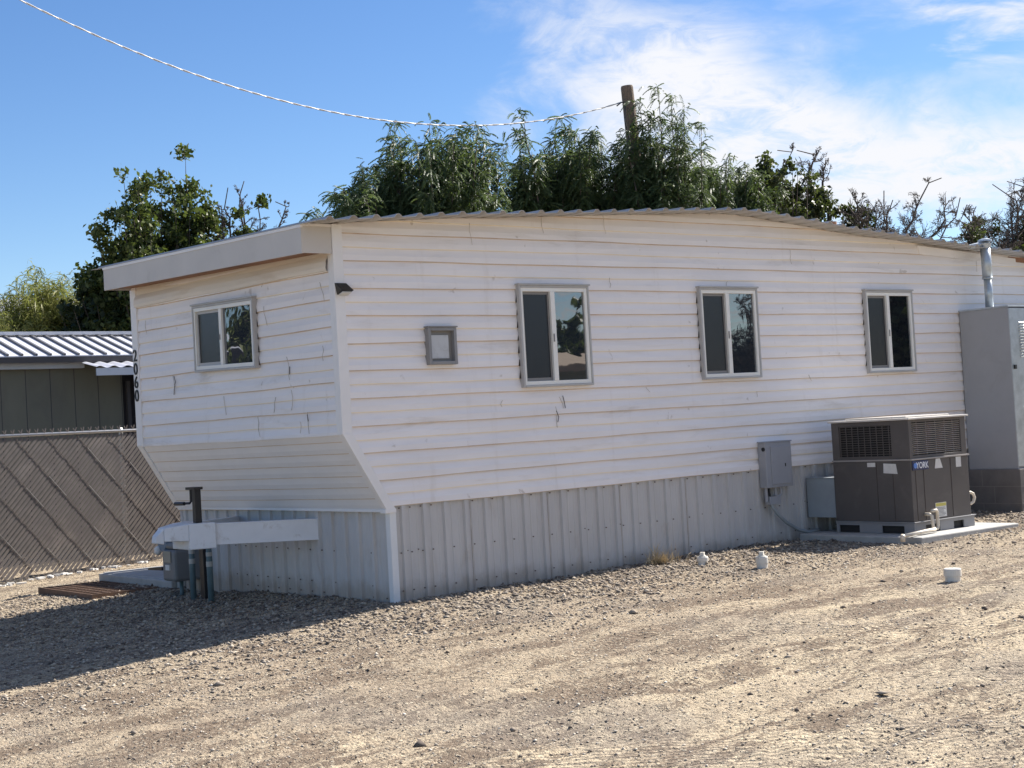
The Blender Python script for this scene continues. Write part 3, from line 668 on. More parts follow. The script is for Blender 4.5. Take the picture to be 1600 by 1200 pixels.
# ------------------------------------------------------------------ air conditioner on its pad
mb = MB()
mb.hexa([(5.15, -1.70, .0), (6.85, -1.70, .02), (6.85, -.13, .02), (5.15, -.13, .0), (5.15, -1.70, .125), (6.85, -1.70, .125), (6.85, -.13, .125), (5.15, -.13, .125)])
pad = mb.build('concrete_pad', M_CONC, bevel=.012); tag(pad, 'thin grey concrete pad under the brown air conditioner', 'concrete pad')
ac = thing('air_conditioner', 'boxy brown outdoor air conditioner with grilles beside the white trailer', 'air conditioner', (5.925, -.92, .126))
X0, X1, Y0, Y1 = 5.43, 6.42, -1.42, -.415
mb = MB()   # base rail with fork slots
for a, b in ((Y0, -1.29), (-1.01, -.72), (-.45, Y1)): mb.box((X0, a, .1262), (X0+.02, b, .235))
mb.box((X0, -1.29, .205), (X0+.02, -1.01, .235)); mb.box((X0, -.72, .205), (X0+.02, -.45, .235))
for a, b in ((X0+.0203, 5.62), (5.86, 6.10), (6.28, X1+.05)): mb.box((a, Y0, .1262), (b, Y0+.02, .235))
mb.box((5.62, Y0, .205), (5.86, Y0+.02, .235)); mb.box((6.10, Y0, .205), (6.28, Y0+.02, .235))
mb.box((X1+.03, Y0+.0203, .1262), (X1+.05, Y1, .235)); mb.box((X0-.012, Y0-.018, .2352), (X1+.06, Y1, .247))
mb.build('base_rail', M_ACBASE, ac, bevel=.003)
mb = MB(); mb.box((X0+.03, Y0+.03, .13), (X1, Y1-.02, .23)); mb.build('base_void', M_ACDARK, ac)
mb = MB(); mb.box((X0+.002, Y0+.002, .2475), (X1, Y1, .876)); body = mb.build('cabinet', M_AC, ac, bevel=.006)
mb = MB()
for y in (-.985, -1.19): mb.box((X0-.0008, y-.0025, .26), (X0+.004, y+.0025, .865))
for x in (5.50, 5.635, 6.105): mb.box((x-.003, Y0-.001, .26), (x+.003, Y0+.004, .865))
mb.build_each('panel_gap', M_GAP, ac, parent=body)
mb = MB(); mb.box((X0+.004, Y0-.012, .8762), (X1+.012, Y1+.004, .892)); mb.box((X0-.004, Y0+.02, .8764), (X0+.0035, Y1+.004, .892)); mb.build('ledge', M_FIN, ac, parent=body, bevel=.002)
mb = MB()   # upper frame round the grilles
Z0, Z1 = .8925, 1.292
mb.box((X0, Y0, Z0), (X0+.05, Y0+.05, Z1)); mb.box((X0+.01, -1.37, Z0), (X0+.035, -1.185, Z1)); mb.box((X0+.01, -.51, Z0), (X0+.035, Y1, Z1))
mb.box((X0+.01, -1.1847, Z0), (X0+.035, -.5103, Z0+.035)); mb.box((X0+.01, -1.1847, Z1-.045), (X0+.035, -.5103, Z1))
mb.box((X1-.09, Y0+.01, Z0), (X1, Y0+.035, Z1)); mb.box((X0+.0503, Y0+.01, Z0), (X1-.0903, Y0+.035, Z0+.03)); mb.box((X0+.0503, Y0+.01, Z1-.03), (X1-.0903, Y0+.035, Z1))
mb.box((X0+.0353, Y1-.02, Z0), (X1, Y1, Z1)); mb.box((X1-.02, Y0+.0353, Z0), (X1, Y1-.0203, Z1))
mb.build('upper_frame', M_AC, ac, bevel=.003)
mb = MB(); mb.box((X0+.07, Y0+.07, Z0), (X1-.03, Y1-.03, Z1-.002)); mb.build('coil', M_ACDARK, ac)
mb = MB()
for i in range(13):
    z = Z0+.055+i*.0245; mb.box((X0+.018, -1.183, z-.0035), (X0+.030, -.512, z+.0035))
for i in range(9):
    y = -1.16+i*.079; mb.box((X0+.012, y-.004, Z0+.036), (X0+.0175, y+.004, Z1-.046))
mb.build('side_grille', M_AC, ac)
mb = MB(); rotf = Matrix.Rotation(radians(-28), 3, 'X')
for i in range(16):
    z = Z0+.045+i*.0205; mb.obox(((X0+X1)/2-.02, Y0+.026, z), (X1-X0-.145, .022, .0035), rotf)
for x in (5.62, 5.78, 5.94, 6.10, 6.24): mb.box((x-.003, Y0+.040, Z0+.032), (x+.003, Y0+.046, Z1-.032))
mb.build('front_grille', M_FIN, ac)
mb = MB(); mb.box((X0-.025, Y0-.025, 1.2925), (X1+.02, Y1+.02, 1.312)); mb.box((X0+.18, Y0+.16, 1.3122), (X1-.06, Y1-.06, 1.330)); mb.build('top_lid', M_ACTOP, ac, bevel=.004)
mb = MB()   # stickers
mb.box((X0-.002, -.975, .818), (X0+.001, -.872, .862)); mb.hexa([(X0-.002, -1.25, .742), (X0+.001, -1.25, .742), (X0+.001, -1.075, .752), (X0-.002, -1.075, .752), (X0-.002, -1.235, .845), (X0+.001, -1.235, .845), (X0+.001, -1.08, .852), (X0-.002, -1.08, .852)])
mb.hexa([(5.83, Y0-.002, .772), (5.965, Y0-.002, .772), (5.965, Y0+.001, .772), (5.83, Y0+.001, .772), (5.855, Y0-.002, .872), (5.925, Y0-.002, .872), (5.925, Y0+.001, .872), (5.855, Y0+.001, .872)])
mb.box((6.20, Y0-.002, .765), (6.29, Y0+.001, .872))
mb.build_each('sticker', M_STICK, ac)
mb = MB(); mb.box((5.80, Y0-.002, .248+.02), (5.985, Y0+.001, .415)); wl = mb.build('warning_label', M_STICK, ac)
mb = MB(); mb.box((5.805, Y0-.003, .378), (5.98, Y0-.0021, .411)); mb.build('label_header', M_YEL, ac, parent=wl)
mb = MB()
for i in range(7): mb.box((5.815, Y0-.003, .280+i*.0135), (5.815+.16*random.uniform(.7, 1), Y0-.0021, .2845+i*.0135))
mb.build('label_lines', M_INK, ac, parent=wl)
mb = MB(); mb.box((5.45, Y0-.010, .772), (5.715, Y0+.001, .868)); bd = mb.build('maker_badge', M_BADGE, ac, bevel=.003)
text_obj('YORK', .088, (5.608, Y0-.011, .818), RY, 'badge_letters', M_WHITE, ac, bd, .0015, .86)
mb = MB(); mb.tube([(5.490, Y0-.0105, .82), (5.490, Y0-.0135, .82)], .028, 20); mb.tube([(5.490, Y0-.0135, .82), (5.490, Y0-.0155, .82)], .018, 16); mb.build('badge_emblem', M_BBLUE, ac, parent=bd)
mb = MB(); mb.tube([(X0+.19, Y0+.01, .315), (X0+.19, Y0-.05, .315), (X0+.195, Y0-.075, .30), (X0+.20, Y0-.08, .19), (X0+.225, Y0-.085, .160), (X0+.262, Y0-.085, .165), (X0+.275, Y0-.085, .20), (X0+.275, Y0-.085, .335), (X0+.26, Y0-.085, .35), (X0+.18, Y0-.085, .35)], .017, 10)
mb.tube([(X0+.20, Y0-.10, .162), (X0+.05, Y0-.12, .160), (4.98, Y0-.185, .150)], .019, 10); mb.tube([(4.985, Y0-.185, .155), (4.975, Y0-.187, .148), (4.973, Y0-.187, .095)], .024, 10)
mb.build('drain_pipe', M_TANP, ac, smooth=True)
mb = MB(); mb.tube([(X1-.01, Y0+.05, .478), (X1+.06, Y0+.04, .478), (X1+.10, Y0+.035, .462), (X1+.115, Y0+.03, .42), (X1+.10, Y0+.035, .375), (X1+.06, Y0+.04, .358), (X1-.01, Y0+.05, .358)], .016, 10); mb.build('pipe_loop', M_TANP, ac, smooth=True)
mb = MB(); mb.box((X0+.012, Y1+.0005, .28), (6.25, -.022, .700)); mb.box((X0+.006, Y1+.0005, .7003), (6.26, -.022, .712)); mb.build('duct_cover', M_DUCT, ac, bevel=.006)

# ------------------------------------------------------------------ furnace cabinet on blocks
fu = thing('furnace_cabinet', 'tall grey sheet metal cabinet on dark block base against the trailer wall', 'cabinet', (9.3, -.35, .12))
FX0, FX1, FY = 8.46, 10.4, -.70
mb = MB(); mb.box((FX0, FY, .62), (FX0+.012, -.03, 2.54)); mb.box((FX0+.013, FY+.02, .62), (FX1, -.03, 2.535)); mb.box((FX0-.006, FY-.006, .612), (FX1, -.03, .6195)); cab = mb.build('cabinet_body', M_FURN, fu, bevel=.003)
mb = MB(); mb.box((FX0-.012, FY-.012, 2.5405), (FX1+.01, -.02, 2.562)); mb.build('cabinet_top', M_GALV, fu, bevel=.003)
mb = MB(); mb.box((FX0+.0125, FY-.004, .64), (9.40, FY+.0195, 2.53)); dr = mb.build('door', M_GALV, fu, bevel=.003)
mb = MB(); rl = Matrix.Rotation(radians(35), 3, 'X')
for (za, zb) in ((1.95, 2.38), (.90, 1.35)):
    z = za
    while z < zb:
        for x in (8.72, 8.90, 9.08, 9.26): mb.obox((x, FY-.012, z), (.13, .022, .004), rl)
        z += .034
mb.build('louver', M_GALV, fu, parent=dr)
mb = MB(); mb.box((8.50, FY-.022, 1.80), (8.54, FY-.0045, 1.85)); mb.build('latch', M_BLACK, fu, parent=dr)
mb = MB(); mb.box((FX0-.03, FY-.04, .0), (FX1, -.02, .6115))
blk = mb.build('block_base', M_CMU, fu, bevel=.006)
mb = MB()
for z in (.205, .408): mb.box((FX0-.0315, FY-.0415, z-.005), (FX1, -.02, z+.005))
for i, z in enumerate((.0, .21, .413)):
    for k in range(5): 
        x = FX0+.35+.4*k-(.2 if i % 2 else 0); mb.box((x-.005, FY-.0412, z), (x+.005, FY-.03, z+.19))
    y = -.38 if i % 2 else -.22; mb.box((FX0-.0312, y-.005, z), (FX0-.02, y+.005, z+.19))
mb.build('mortar_joint', M_MORTAR, fu, parent=blk)
mb = MB(); fx, fy = 8.73, -.28
mb.tube([(fx, fy, 2.55), (fx, fy, 2.95)], .050, 16); mb.tube([(fx-.002, fy, 2.93), (fx-.012, fy, 3.30)], .062, 16); mb.tube([(fx-.002, fy, 2.925), (fx-.002, fy, 2.945)], .068, 16)
flue = mb.build('flue_pipe', M_GALV, fu)
for p in flue.data.polygons: p.use_smooth = len(p.vertices) == 4
mb = MB(); mb.tube([(fx-.012, fy, 3.30), (fx-.012, fy, 3.36), (fx-.012, fy, 3.38)], [.062, .075, .05], 16); mb.tube([(fx-.012, fy, 3.385), (fx-.012, fy, 3.405), (fx-.012, fy, 3.425)], [.088, .085, .03], 16)
mb.tube([(fx-.05, fy, 3.36), (fx-.26, fy+.05, 3.32)], .028, 8); mb.build('flue_cap', M_GALV, fu, parent=flue)

# ------------------------------------------------------------------ electrical panel
ep = thing('electrical_panel', 'grey electrical panel box fixed where siding meets skirting', 'electrical panel', (4.9, -.07, .65))
mb = MB(); mb.box((4.70, -.125, .648), (5.11, -.020, 1.128)); bx_ = mb.build('panel_box', M_PANEL, ep, bevel=.006)
mb = MB(); mb.box((4.775, -.135, .68), (5.085, -.1255, 1.085)); dd = mb.build('panel_door', M_PANEL, ep, bevel=.004)
mb = MB(); mb.box((4.985, -.1375, .865), (5.0, -.1355, .90)); mb.build('door_latch', M_BLACK, ep, parent=dd)
mb = MB(); mb.box((4.69, -.132, 1.1285), (5.12, -.018, 1.142)); mb.build('panel_hood', M_PANEL, ep, parent=bx_, bevel=.003)
mb = MB(); mb.tube([(4.715, -.1, 1.06), (4.690, -.1, 1.06)], .022, 10); mb.build('knockout', M_BLACK, ep, parent=bx_)
mb = MB(); mb.tube([(4.735, -.07, .65), (4.735, -.07, .50)], .016, 8); mb.tube([(4.79, -.06, .65), (4.80, -.06, .52)], .013, 8, 1); mb.tube([(4.87, -.08, .65), (4.87, -.08, .57), (4.92, -.08, .545), (4.96, -.08, .57), (4.96, -.08, .65)], .015, 8)
mb.box((4.76, -.095, .47), (4.93, -.03, .555)); mb.build('conduit_fitting', [M_PANEL, M_BLACK], ep)
mb = MB(); mb.tube([(4.80, -.065, .52), (4.82, -.07, .44), (4.90, -.08, .345), (5.03, -.085, .25), (5.20, -.09, .165), (5.34, -.10, .13), (5.50, -.12, .14)], .019, 10); mb.build('flexible_conduit', M_DUCT, ep, smooth=True)

# ------------------------------------------------------------------ drain cleanouts in the dirt
def cleanout(x, y, h, r, label, style):
    g = float(gheight(x, y)); t = thing('drain_cleanout', label, 'drain pipe', (x, y, g), 'white drain cleanouts')
    mbx = MB(); mbx.tube([(x, y, g-.05), (x, y, g+h)], r*.88, 24); p = mbx.build('pipe', M_PVC, t)
    mbx = MB()
    if style == 'plug':
        mbx.tube([(x, y, g+h*.45), (x, y, g+h), (x, y, g+h+.012)], [r, r, r*.92], 24); mbx.tube([(x, y, g+h+.0125), (x, y, g+h+.022)], r*.62, 20)
        mbx.obox((x, y, g+h+.038), (r*.72, r*.72, .032), Matrix.Rotation(.5, 3, 'Z'))
    else:
        mbx.tube([(x, y, g+h*.40), (x, y, g+h), (x, y, g+h+.008)], [r, r, r*.95], 24)
    mbx.build('cap', M_PVC, t, bevel=.002)
    for o in t.children:
        for q in o.data.polygons: q.use_smooth = False
cleanout(3.08, -.70, .058, .056, 'white capped drain pipe right next to the dry grass tuft', 'plug')
cleanout(3.03, -1.50, .098, .057, 'taller white capped drain pipe standing between the other two pipes', 'plug')
cleanout(2.80, -3.70, .085, .068, 'wide flat topped white pipe stub alone in open dirt', 'flat')
# dry grass tuft
mb = MB()
for i in range(260):
    a = random.uniform(0, 2*pi); r = random.gauss(0, .09); bx0 = 2.98+r*cos(a)*1.3; by0 = -.22+r*sin(a)*.8; g = float(gheight(bx0, by0))
    h = random.uniform(.05, .20)*(1.25 if random.random() < .15 else .8); lx, ly = random.gauss(-.03, .09), random.gauss(-.02, .08)
    w = random.uniform(.0018, .0035); p0 = Vector((bx0, by0, g-.01)); p1 = p0+Vector((lx*.4, ly*.4, h*.65)); p2 = p0+Vector((lx, ly, h))
    sx = Vector((cos(a), sin(a), 0))*w
    mb.poly([p0-sx, p0+sx, p1+sx*.8, p1-sx*.8]); mb.poly([p1-sx*.8, p1+sx*.8, p2])
tuft = mb.build('dry_grass', M_STRAW); tag(tuft, 'dry straw coloured grass tuft at the foot of the skirting', 'dry grass')

# ------------------------------------------------------------------ gas meter by the hitch, grate, slab
gm = thing('gas_meter', 'grey gas meter with round regulator beside the trailer hitch', 'gas meter', (-.2, 3.6, -.09))
mb = MB(); mb.box((-.36, 3.53, .04), (-.04, 3.83, .37)); mb.box((-.33, 3.56, .3705), (-.11, 3.80, .44)); b_ = mb.build('meter_body', M_METER, gm, bevel=.03)
mb = MB(); mb.box((-.372, 3.60, .24), (-.362, 3.76, .36)); mb.build('meter_dial', M_TAN, gm, parent=b_, bevel=.004)
mb = MB(); mb.box((-.375, 3.63, .16), (-.3605, 3.72, .215)); mb.build('meter_label', M_STICK, gm, parent=b_)
mb = MB(); mb.tube([(-.22, 3.68, .44), (-.22, 3.68, .50), (-.22, 3.75, .53), (-.22, 3.95, .53)], .024, 10); mb.tube([(-.22, 3.68, .04), (-.22, 3.68, -.2)], .022, 10); mb.tube([(-.15, 3.62, .44), (-.15, 3.62, .52), (-.05, 3.45, .52), (.0, 3.3, .5)], .022, 10)
mb.build('meter_pipe', M_PIPE, gm, smooth=True)
mb = MB(); mb.tube([(-.29, 3.97, .46), (-.285, 3.97, .46), (-.24, 3.97, .46), (-.20, 3.97, .46), (-.17, 3.97, .46)], [.07, .115, .125, .115, .05], 22); mb.tube([(-.22, 3.97, .46), (-.22, 4.10, .45)], .022, 10); rg = mb.build('regulator', M_METBLUE, gm)
mb = MB(); mb.tube([(-.30, 4.07, .30), (-.295, 4.07, .31), (-.28, 4.07, .345), (-.295, 4.07, .38), (-.30, 4.07, .39)][::-1], [.01, .035, .045, .035, .01], 12); mb.build('vent_cap', M_STICK, gm, parent=rg, smooth=True)
mb = MB(); mb.hexa([(-.36, 3.84, .15), (-.37, 4.16, .145), (-.34, 4.16, .145), (-.33, 3.84, .15), (-.36, 3.84, .185), (-.37, 4.16, .165), (-.34, 4.16, .165), (-.33, 3.84, .185)]); mb.build('valve_handle', M_BLKSTEEL, gm)
rp = thing('riser_pipe', 'blue green riser pipe nearer the gas meter under the hitch', 'pipe', (-.42, 3.0, -.1), 'riser pipes under the hitch')
def riser(x, y, root):
    mbx = MB(); mbx.tube([(x, y, -.25), (x, y, .30), (x, y, .50)], [.030, .030, .026], 12); mbx.build('pipe', M_PIPE, root, smooth=True)
    mbx = MB(); mbx.tube([(x, y, .26), (x, y, .31)], .0325, 12); mbx.tube([(x, y, .36), (x, y, .40)], .031, 12); mbx.build('pipe_tape', M_TAPE, root)
riser(-.42, 3.0, rp)
rp2 = thing('riser_pipe', 'blue green riser pipe nearer the skirting under the hitch', 'pipe', (-.50, 2.46, -.1), 'riser pipes under the hitch'); riser(-.50, 2.46, rp2)
mb = MB(); gx0, gx1, gy0, gy1, gzz = -.80, -.06, 4.62, 6.15, -.115
for y in np.linspace(gy0, gy1, 17): mb.box((gx0, y-.005, gzz-.012), (gx1, y+.005, gzz+.018))
for x in np.linspace(gx0, gx1, 8): mb.box((x-.006, gy0-.008, gzz-.01), (x+.006, gy1+.008, gzz+.020))
mb.box((gx0-.02, gy0-.02, gzz-.05), (gx0-.008, gy1+.02, gzz+.024)); mb.box((gx0-.0075, gy0-.02, gzz-.05), (gx1, gy0-.0085, gzz+.024))
gr = mb.build('steel_grate', M_RUST); tag(gr, 'rusty steel bar grate lying on the gravel before the slab', 'grate')
mb = MB(); mb.box((.02, 4.12, -.35), (9, 6.30, -.01)); mb.box((-.04, 4.3, -.35), (.0198, 6.28, -.02)); sb = mb.build('concrete_slab', M_CONC, bevel=.012); tag(sb, 'low concrete slab along the far side of the trailer', 'concrete slab')

# ------------------------------------------------------------------ slatted chain-link fence
fA = Vector((-.62, 7.99, 0)); fD = Vector((1.68, .35, 0)).normalized(); fN = Vector((fD.y, -fD.x, 0))
fe = thing('chain_link_fence', 'brown slatted chain-link fence with bright top rail behind the trailer', 'fence', tuple(fA)+() )
def fp(s, z, o=0): return fA+fD*s+fN*o+Vector((0, 0, z))
FB, FT = -.14, 1.70; s0, s1 = -4.0, 12.0
mb = MB(); mb.tube([fp(s0, FT), fp(s1, FT)], .021, 8); mb.build('top_rail', M_WIRE, fe, smooth=True)
def poly_strip(mbx, sa, za, sb_, zb, w, th, o, mi=0):
    """flat bar from (sa,za) to (sb_,zb) in the fence plane"""
    mbx.bar(fp(sa, za, o), fp(sb_, zb, o), th, w, mi, up=tuple(Vector((-(zb-za)*fD.x, -(zb-za)*fD.y, (sb_-sa))).normalized()))
mb = MB(); p = .076; Ht = FT-.035-FB; s = s0-Ht
while s < s1:
    a, za, b, zb = s, FB, s+Ht, FT-.035
    if a < s0: za += s0-a; a = s0
    if b > s1: zb -= b-s1; b = s1
    if zb-za > .05 and random.random() > .002:
        j = random.uniform(-.008, .008); lo = random.choice((0, 0, 0, .03, .08)) if za == FB else 0
        nseg = max(1, int((b-a)/.45))       # each slat bends a little as it weaves between the wires
        off = [random.uniform(-.002, .002) for _ in range(nseg+1)]; tl = random.uniform(-.3, .3)
        for q in range(nseg):
            t0, t1 = q/nseg, (q+1)/nseg; A0 = a+lo+(b-a-lo)*t0; B0 = za+lo+(zb-za-lo)*t0; A1 = a+lo+(b-a-lo)*t1; B1 = za+lo+(zb-za-lo)*t1
            h_ = .0205; n1_ = Vector((-h_*.707*fD.x, -h_*.707*fD.y, h_*.707)); n2_ = fN*(.006*tl)
            P0, P1 = fp(A0, B0, off[q]), fp(A1, B1, off[q+1])
            mb.poly([P0+n1_+n2_, P0+fN*.003, P1+fN*.003, P1+n1_+n2_]); mb.poly([P0+fN*.003, P0-n1_-n2_, P1-n1_-n2_, P1+fN*.003])
    s += p
mb.build('slats', M_SLAT, fe)
mb = MB(); s = s0
while s < 7+Ht:       # every fourth wire shows as a groove across the slats
    a, za, b, zb = s, FB, s-Ht*.92, FT
    if b < s0: zb -= (s0-b)/.92; b = s0
    if zb-za > .05:
        poly_strip(mb, a, za, b, zb, .0055, .004, .0065)
        for _ in range(2):  # pale bits added: sunlight on the wires put into colour
            t0 = random.uniform(0, .75); t1 = t0+random.uniform(.06, .22); poly_strip(mb, a+(b-a)*t0, za+(zb-za)*t0, a+(b-a)*t1, za+(zb-za)*t1, .006, .003, .0095, 1)
    s += p*6
s = s0
while s < 7:          # twisted barbs above the rail
    poly_strip(mb, s, FT-.02, s+.03, FT+.075, .011, .008, .01, 0); poly_strip(mb, s+.03, FT, s-.008, FT+.065, .009, .008, -.008, 0)
    s += .115
mb.build('wire_mesh', [M_MESHW, M_WIRE], fe)
for sp in (-3.0, 0.0-.95+2.9, 5.0):
    mb = MB(); mb.tube([fp(sp, -.4, -.06), fp(sp, FT+.02, -.06)], .03, 10); mb.tube([fp(sp, FT+.02, -.06), fp(sp, FT+.045, -.06)], [.034, .015], 10); mb.build('post', M_WIRE, fe)
mb = MB()     # pale debris along the foot of the fence
for i in range(46):
    s = random.uniform(-.5, 2.2); c = fp(s, float(gheight(*(fp(s, 0, .1).xy)))+.012, random.uniform(.02, .22)); mb.obox(c, (random.uniform(.02, .12), random.uniform(.02, .06), random.uniform(.01, .035)), Matrix.Rotation(random.uniform(0, 3), 3, 'Z'))
db = mb.build('fence_debris', M_STICK); tag(db, kind='stuff')

po = thing('unseen_porch', 'unseen porch added behind the trailer to shade the concrete slab', 'porch', (2.5, 5, 0))  # unseen, added and sized so its shadow covers the slab
mb = MB(); mb.box((1.5, 4.15, -.02), (3.6, 5.95, 1.62)); mb.build('porch_base', M_OLIVE, po)
mb = MB(); mb.box((1.5, 6.02, -.02), (1.6, 6.12, 2.15)); mb.build('post', M_TRIM, po)
mb = MB(); mb.box((1.45, 5.96, 2.1505), (3.6, 6.16, 2.25)); mb.build('rail', M_TRIM, po)

# ------------------------------------------------------------------ neighbour house
nb = thing('neighbour_house', 'low olive house with pale standing-seam metal roof behind the fence', 'house', (2, 14, 0))
NY = 13.0; NX0, NX1 = -6.0, 3.34
mb = MB(); mb.box((NX0, NY, -.3), (NX1, NY+3.6, 2.94)); nw = mb.build('wall', M_OLIVE, nb)
mb = MB(); x = NX0+.3
while x < NX1: mb.box((x-.006, NY-.0015, -.2), (x+.006, NY+.004, 2.9)); x += .41
mb.build_each('wall_groove', M_TRIMSHADE, nb, parent=nw)
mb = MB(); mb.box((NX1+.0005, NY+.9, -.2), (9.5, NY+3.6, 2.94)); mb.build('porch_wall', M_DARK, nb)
mb = MB(); mb.box((NX1+.06, NY-.05, -.2), (NX1+.12, NY+.01, 2.6)); mb.box((NX1+.12, NY-.03, .95), (9.5, NY, 1.0)); mb.build('porch_post', M_TRIMSHADE, nb)
RYa, RZa, RYb, RZb = NY-.35, 3.00, NY+1.15, 3.44
mb = MB(); mb.hexa([(NX0-.3, RYa, RZa), (9.5, RYa, RZa), (9.5, RYb, RZb), (NX0-.3, RYb, RZb), (NX0-.3, RYa, RZa+.03), (9.5, RYa, RZa+.03), (9.5, RYb, RZb+.03), (NX0-.3, RYb, RZb+.03)])
mb.hexa([(NX0-.3, RYb+.001, RZb), (9.5, RYb+.001, RZb), (9.5, RYb+2.7, RZa), (NX0-.3, RYb+2.7, RZa), (NX0-.3, RYb+.001, RZb+.03), (9.5, RYb+.001, RZb+.03), (9.5, RYb+2.7, RZa+.03), (NX0-.3, RYb+2.7, RZa+.03)])
nr = mb.build('roof', M_NROOF, nb)
mb = MB(); x = NX0
while x < 9.4:
    mb.bar((x, RYa, RZa+.048), (x, RYb, RZb+.048), .036, .030); x += .235
mb.build_each('roof_seam', M_NRIB, nb, parent=nr)
mb = MB(); mb.box((NX0-.3, RYb-.10, RZb+.045), (9.5, RYb+.06, RZb+.10)); mb.build('ridge_cap', M_NROOF, nb, parent=nr)
mb = MB(); mb.box((NX0-.3, RYa-.012, RZa-.085), (9.5, RYa+.02, RZa+.012)); mb.build('eave_shadow', M_TRIMSHADE, nb)  # dark strip painted as the shadow line under the roof edge
mb = MB(); mb.box((NX0, NY-.17, 2.83), (2.62, NY-.02, 2.935)); mb.build('eave_board', M_NWHITE, nb)
# porch awning: corrugated sheet with a pale edge board
mb = MB(); rows = []
for y, z in ((NY-.95, 2.80), (NY+.2, 3.0)):
    rows.append([(2.50+i*.04, y, z+.018*sin(i*1.05)-(.0)) for i in range(120)])
mb.grid(rows); aw = mb.build('awning', M_NROOF, nb, solid=.006)
mb = MB(); mb.box((2.48, NY-.99, 2.655), (7.4, NY-.96, 2.775)); mb.build('awning_board', M_NWHITE, nb, parent=aw)

# ------------------------------------------------------------------ pole and service cable
pl = thing('utility_pole', 'weathered wooden utility pole rising behind the trailer roof', 'utility pole', (12.98, 10, -.2))
mb = MB(); mb.tube([(13.05, 10, -.4), (12.86, 10, 4.0), (12.735, 10, 6.9), (12.665, 10, 7.90), (12.662, 10, 7.935)], [.16, .14, .125, .12, .11], 16); mb.build('shaft', M_POLE, pl)
mb = MB(); mb.tube([(12.55, 9.95, 7.60), (12.42, 9.93, 7.57), (12.32, 9.95, 7.50)], .012, 6); mb.tube([(12.50, 9.9, 7.55), (12.45, 9.88, 7.2), (12.55, 9.88, 6.8)], .012, 6); mb.build('cable_clamp', M_CABLED, pl)
wp = [(-3.2, 9.55), (-1.2, 8.75), (.74, 7.99), (1.87, 7.62), (3.73, 7.13), (5.69, 6.86), (8.29, 6.77), (10.51, 7.11), (12.40, 7.56)]
pc = np.polyfit([p[0] for p in wp[2:]], [p[1] for p in wp[2:]], 3)
mb = MB(); nS = 700; xs2 = np.linspace(-2.5, 12.5, nS)
for k, r_ in enumerate((.0095, .0085)):
    mb.tube([(x, 10-.0+.0062*cos(x*13+pi*k), float(np.polyval(pc, x))+.0062*sin(x*13+pi*k)) for x in xs2], r_, 5, k)
cb = mb.build('service_cable', [M_CABLE, M_CABLE2], smooth=True); tag(cb, 'twisted overhead service cable sagging across the sky to the pole', 'cable')

# ------------------------------------------------------------------ trees
def bez(p0, p1, p2, n):
    t = np.linspace(0, 1, n)[:, None]; return (1-t)**2*p0+2*t*(1-t)*p1+t*t*p2
def tubes(paths, m, name, root, parent):
    mbx = MB()
    for pts, r0, r1, ns in paths:
        k = len(pts); mbx.tube([tuple(p) for p in pts], [r0+(r1-r0)*i/(k-1) for i in range(k)], ns, 0, False)
    return mbx.build(name, m, root, parent=parent, smooth=True)
def unit(v): return v/np.maximum(np.linalg.norm(v, axis=-1, keepdims=True), 1e-9)
def leaves_broad(C, size, root):
    """C (n,3) leaf centres -> kite shaped folded leaves"""
    n_ = len(C); d = unit(rng.normal(0, 1, (n_, 3))+np.array([0, 0, -.35])); u = unit(np.cross(d, unit(rng.normal(0, 1, (n_, 3))))); w = np.cross(d, u)
    s = (size*(.6+.8*rng.random(n_)))[:, None]
    a = C-d*s*.5; b = C+u*s*.34+w*s*.08; c = C+d*s*.55; e = C-u*s*.34+w*s*.08
    Vv = np.stack([a, b, c, e], 1).reshape(-1, 3); Ff = np.arange(4*n_).reshape(-1, 4); return Vv, Ff
def leaves_pinnate(O, D, length, root):
    """compound drooping leaves: stalk origin O, direction D; 9 leaflet pairs each"""
    n_ = len(O); K = 10; Ls = (length*(.6+.7*rng.random(n_)))[:, None]
    out_v = []; side0 = unit(np.cross(D, np.array([0, 0, 1.0]))+rng.normal(0, .25, (n_, 3)))
    droop = (.30+.65*rng.random(n_))[:, None]
    pos = lambda t: O + D*Ls*t + np.array([0, 0, -1.0])*Ls*droop*t*t
    for k_ in range(K):
        t = .12+.88*k_/K; c = pos(t); ax = unit(pos(t+.05)-c); sd = unit(side0-ax*np.sum(side0*ax, -1, keepdims=True)); dn = np.cross(ax, sd)
        dn = dn*np.sign(-dn[:, 2:3]+1e-6)
        ll = Ls*.15*(1.0-.45*abs(t-.45)); ww = Ls*.055
        for sg in (-1, 1):
            d2 = unit(sd*sg*.75+dn*.55+ax*.45+rng.normal(0, .12, (n_, 3)))
            out_v.append(np.stack([c-ax*ww*.8, c+d2*ll*.5-ax*ww+dn*ww*.3, c+d2*ll, c+d2*ll*.5+ax*ww], 1))
    Vv = np.concatenate(out_v, 0).reshape(-1, 3); Ff = np.arange(len(Vv)).reshape(-1, 4); return Vv, Ff
def leaves_strip(O, D, length):
    n_ = len(O); L_ = (length*(.5+.8*rng.random(n_)))[:, None]; w = .012
    sd = unit(np.cross(D, rng.normal(0, 1, (n_, 3))))*w; m_ = O+D*L_*.5; e = O+D*L_+np.array([0, 0, -1.0])*L_*.35
    Vv = np.stack([O-sd*.3, m_-sd, e, m_+sd], 1).reshape(-1, 3); return Vv, np.arange(4*n_).reshape(-1, 4)
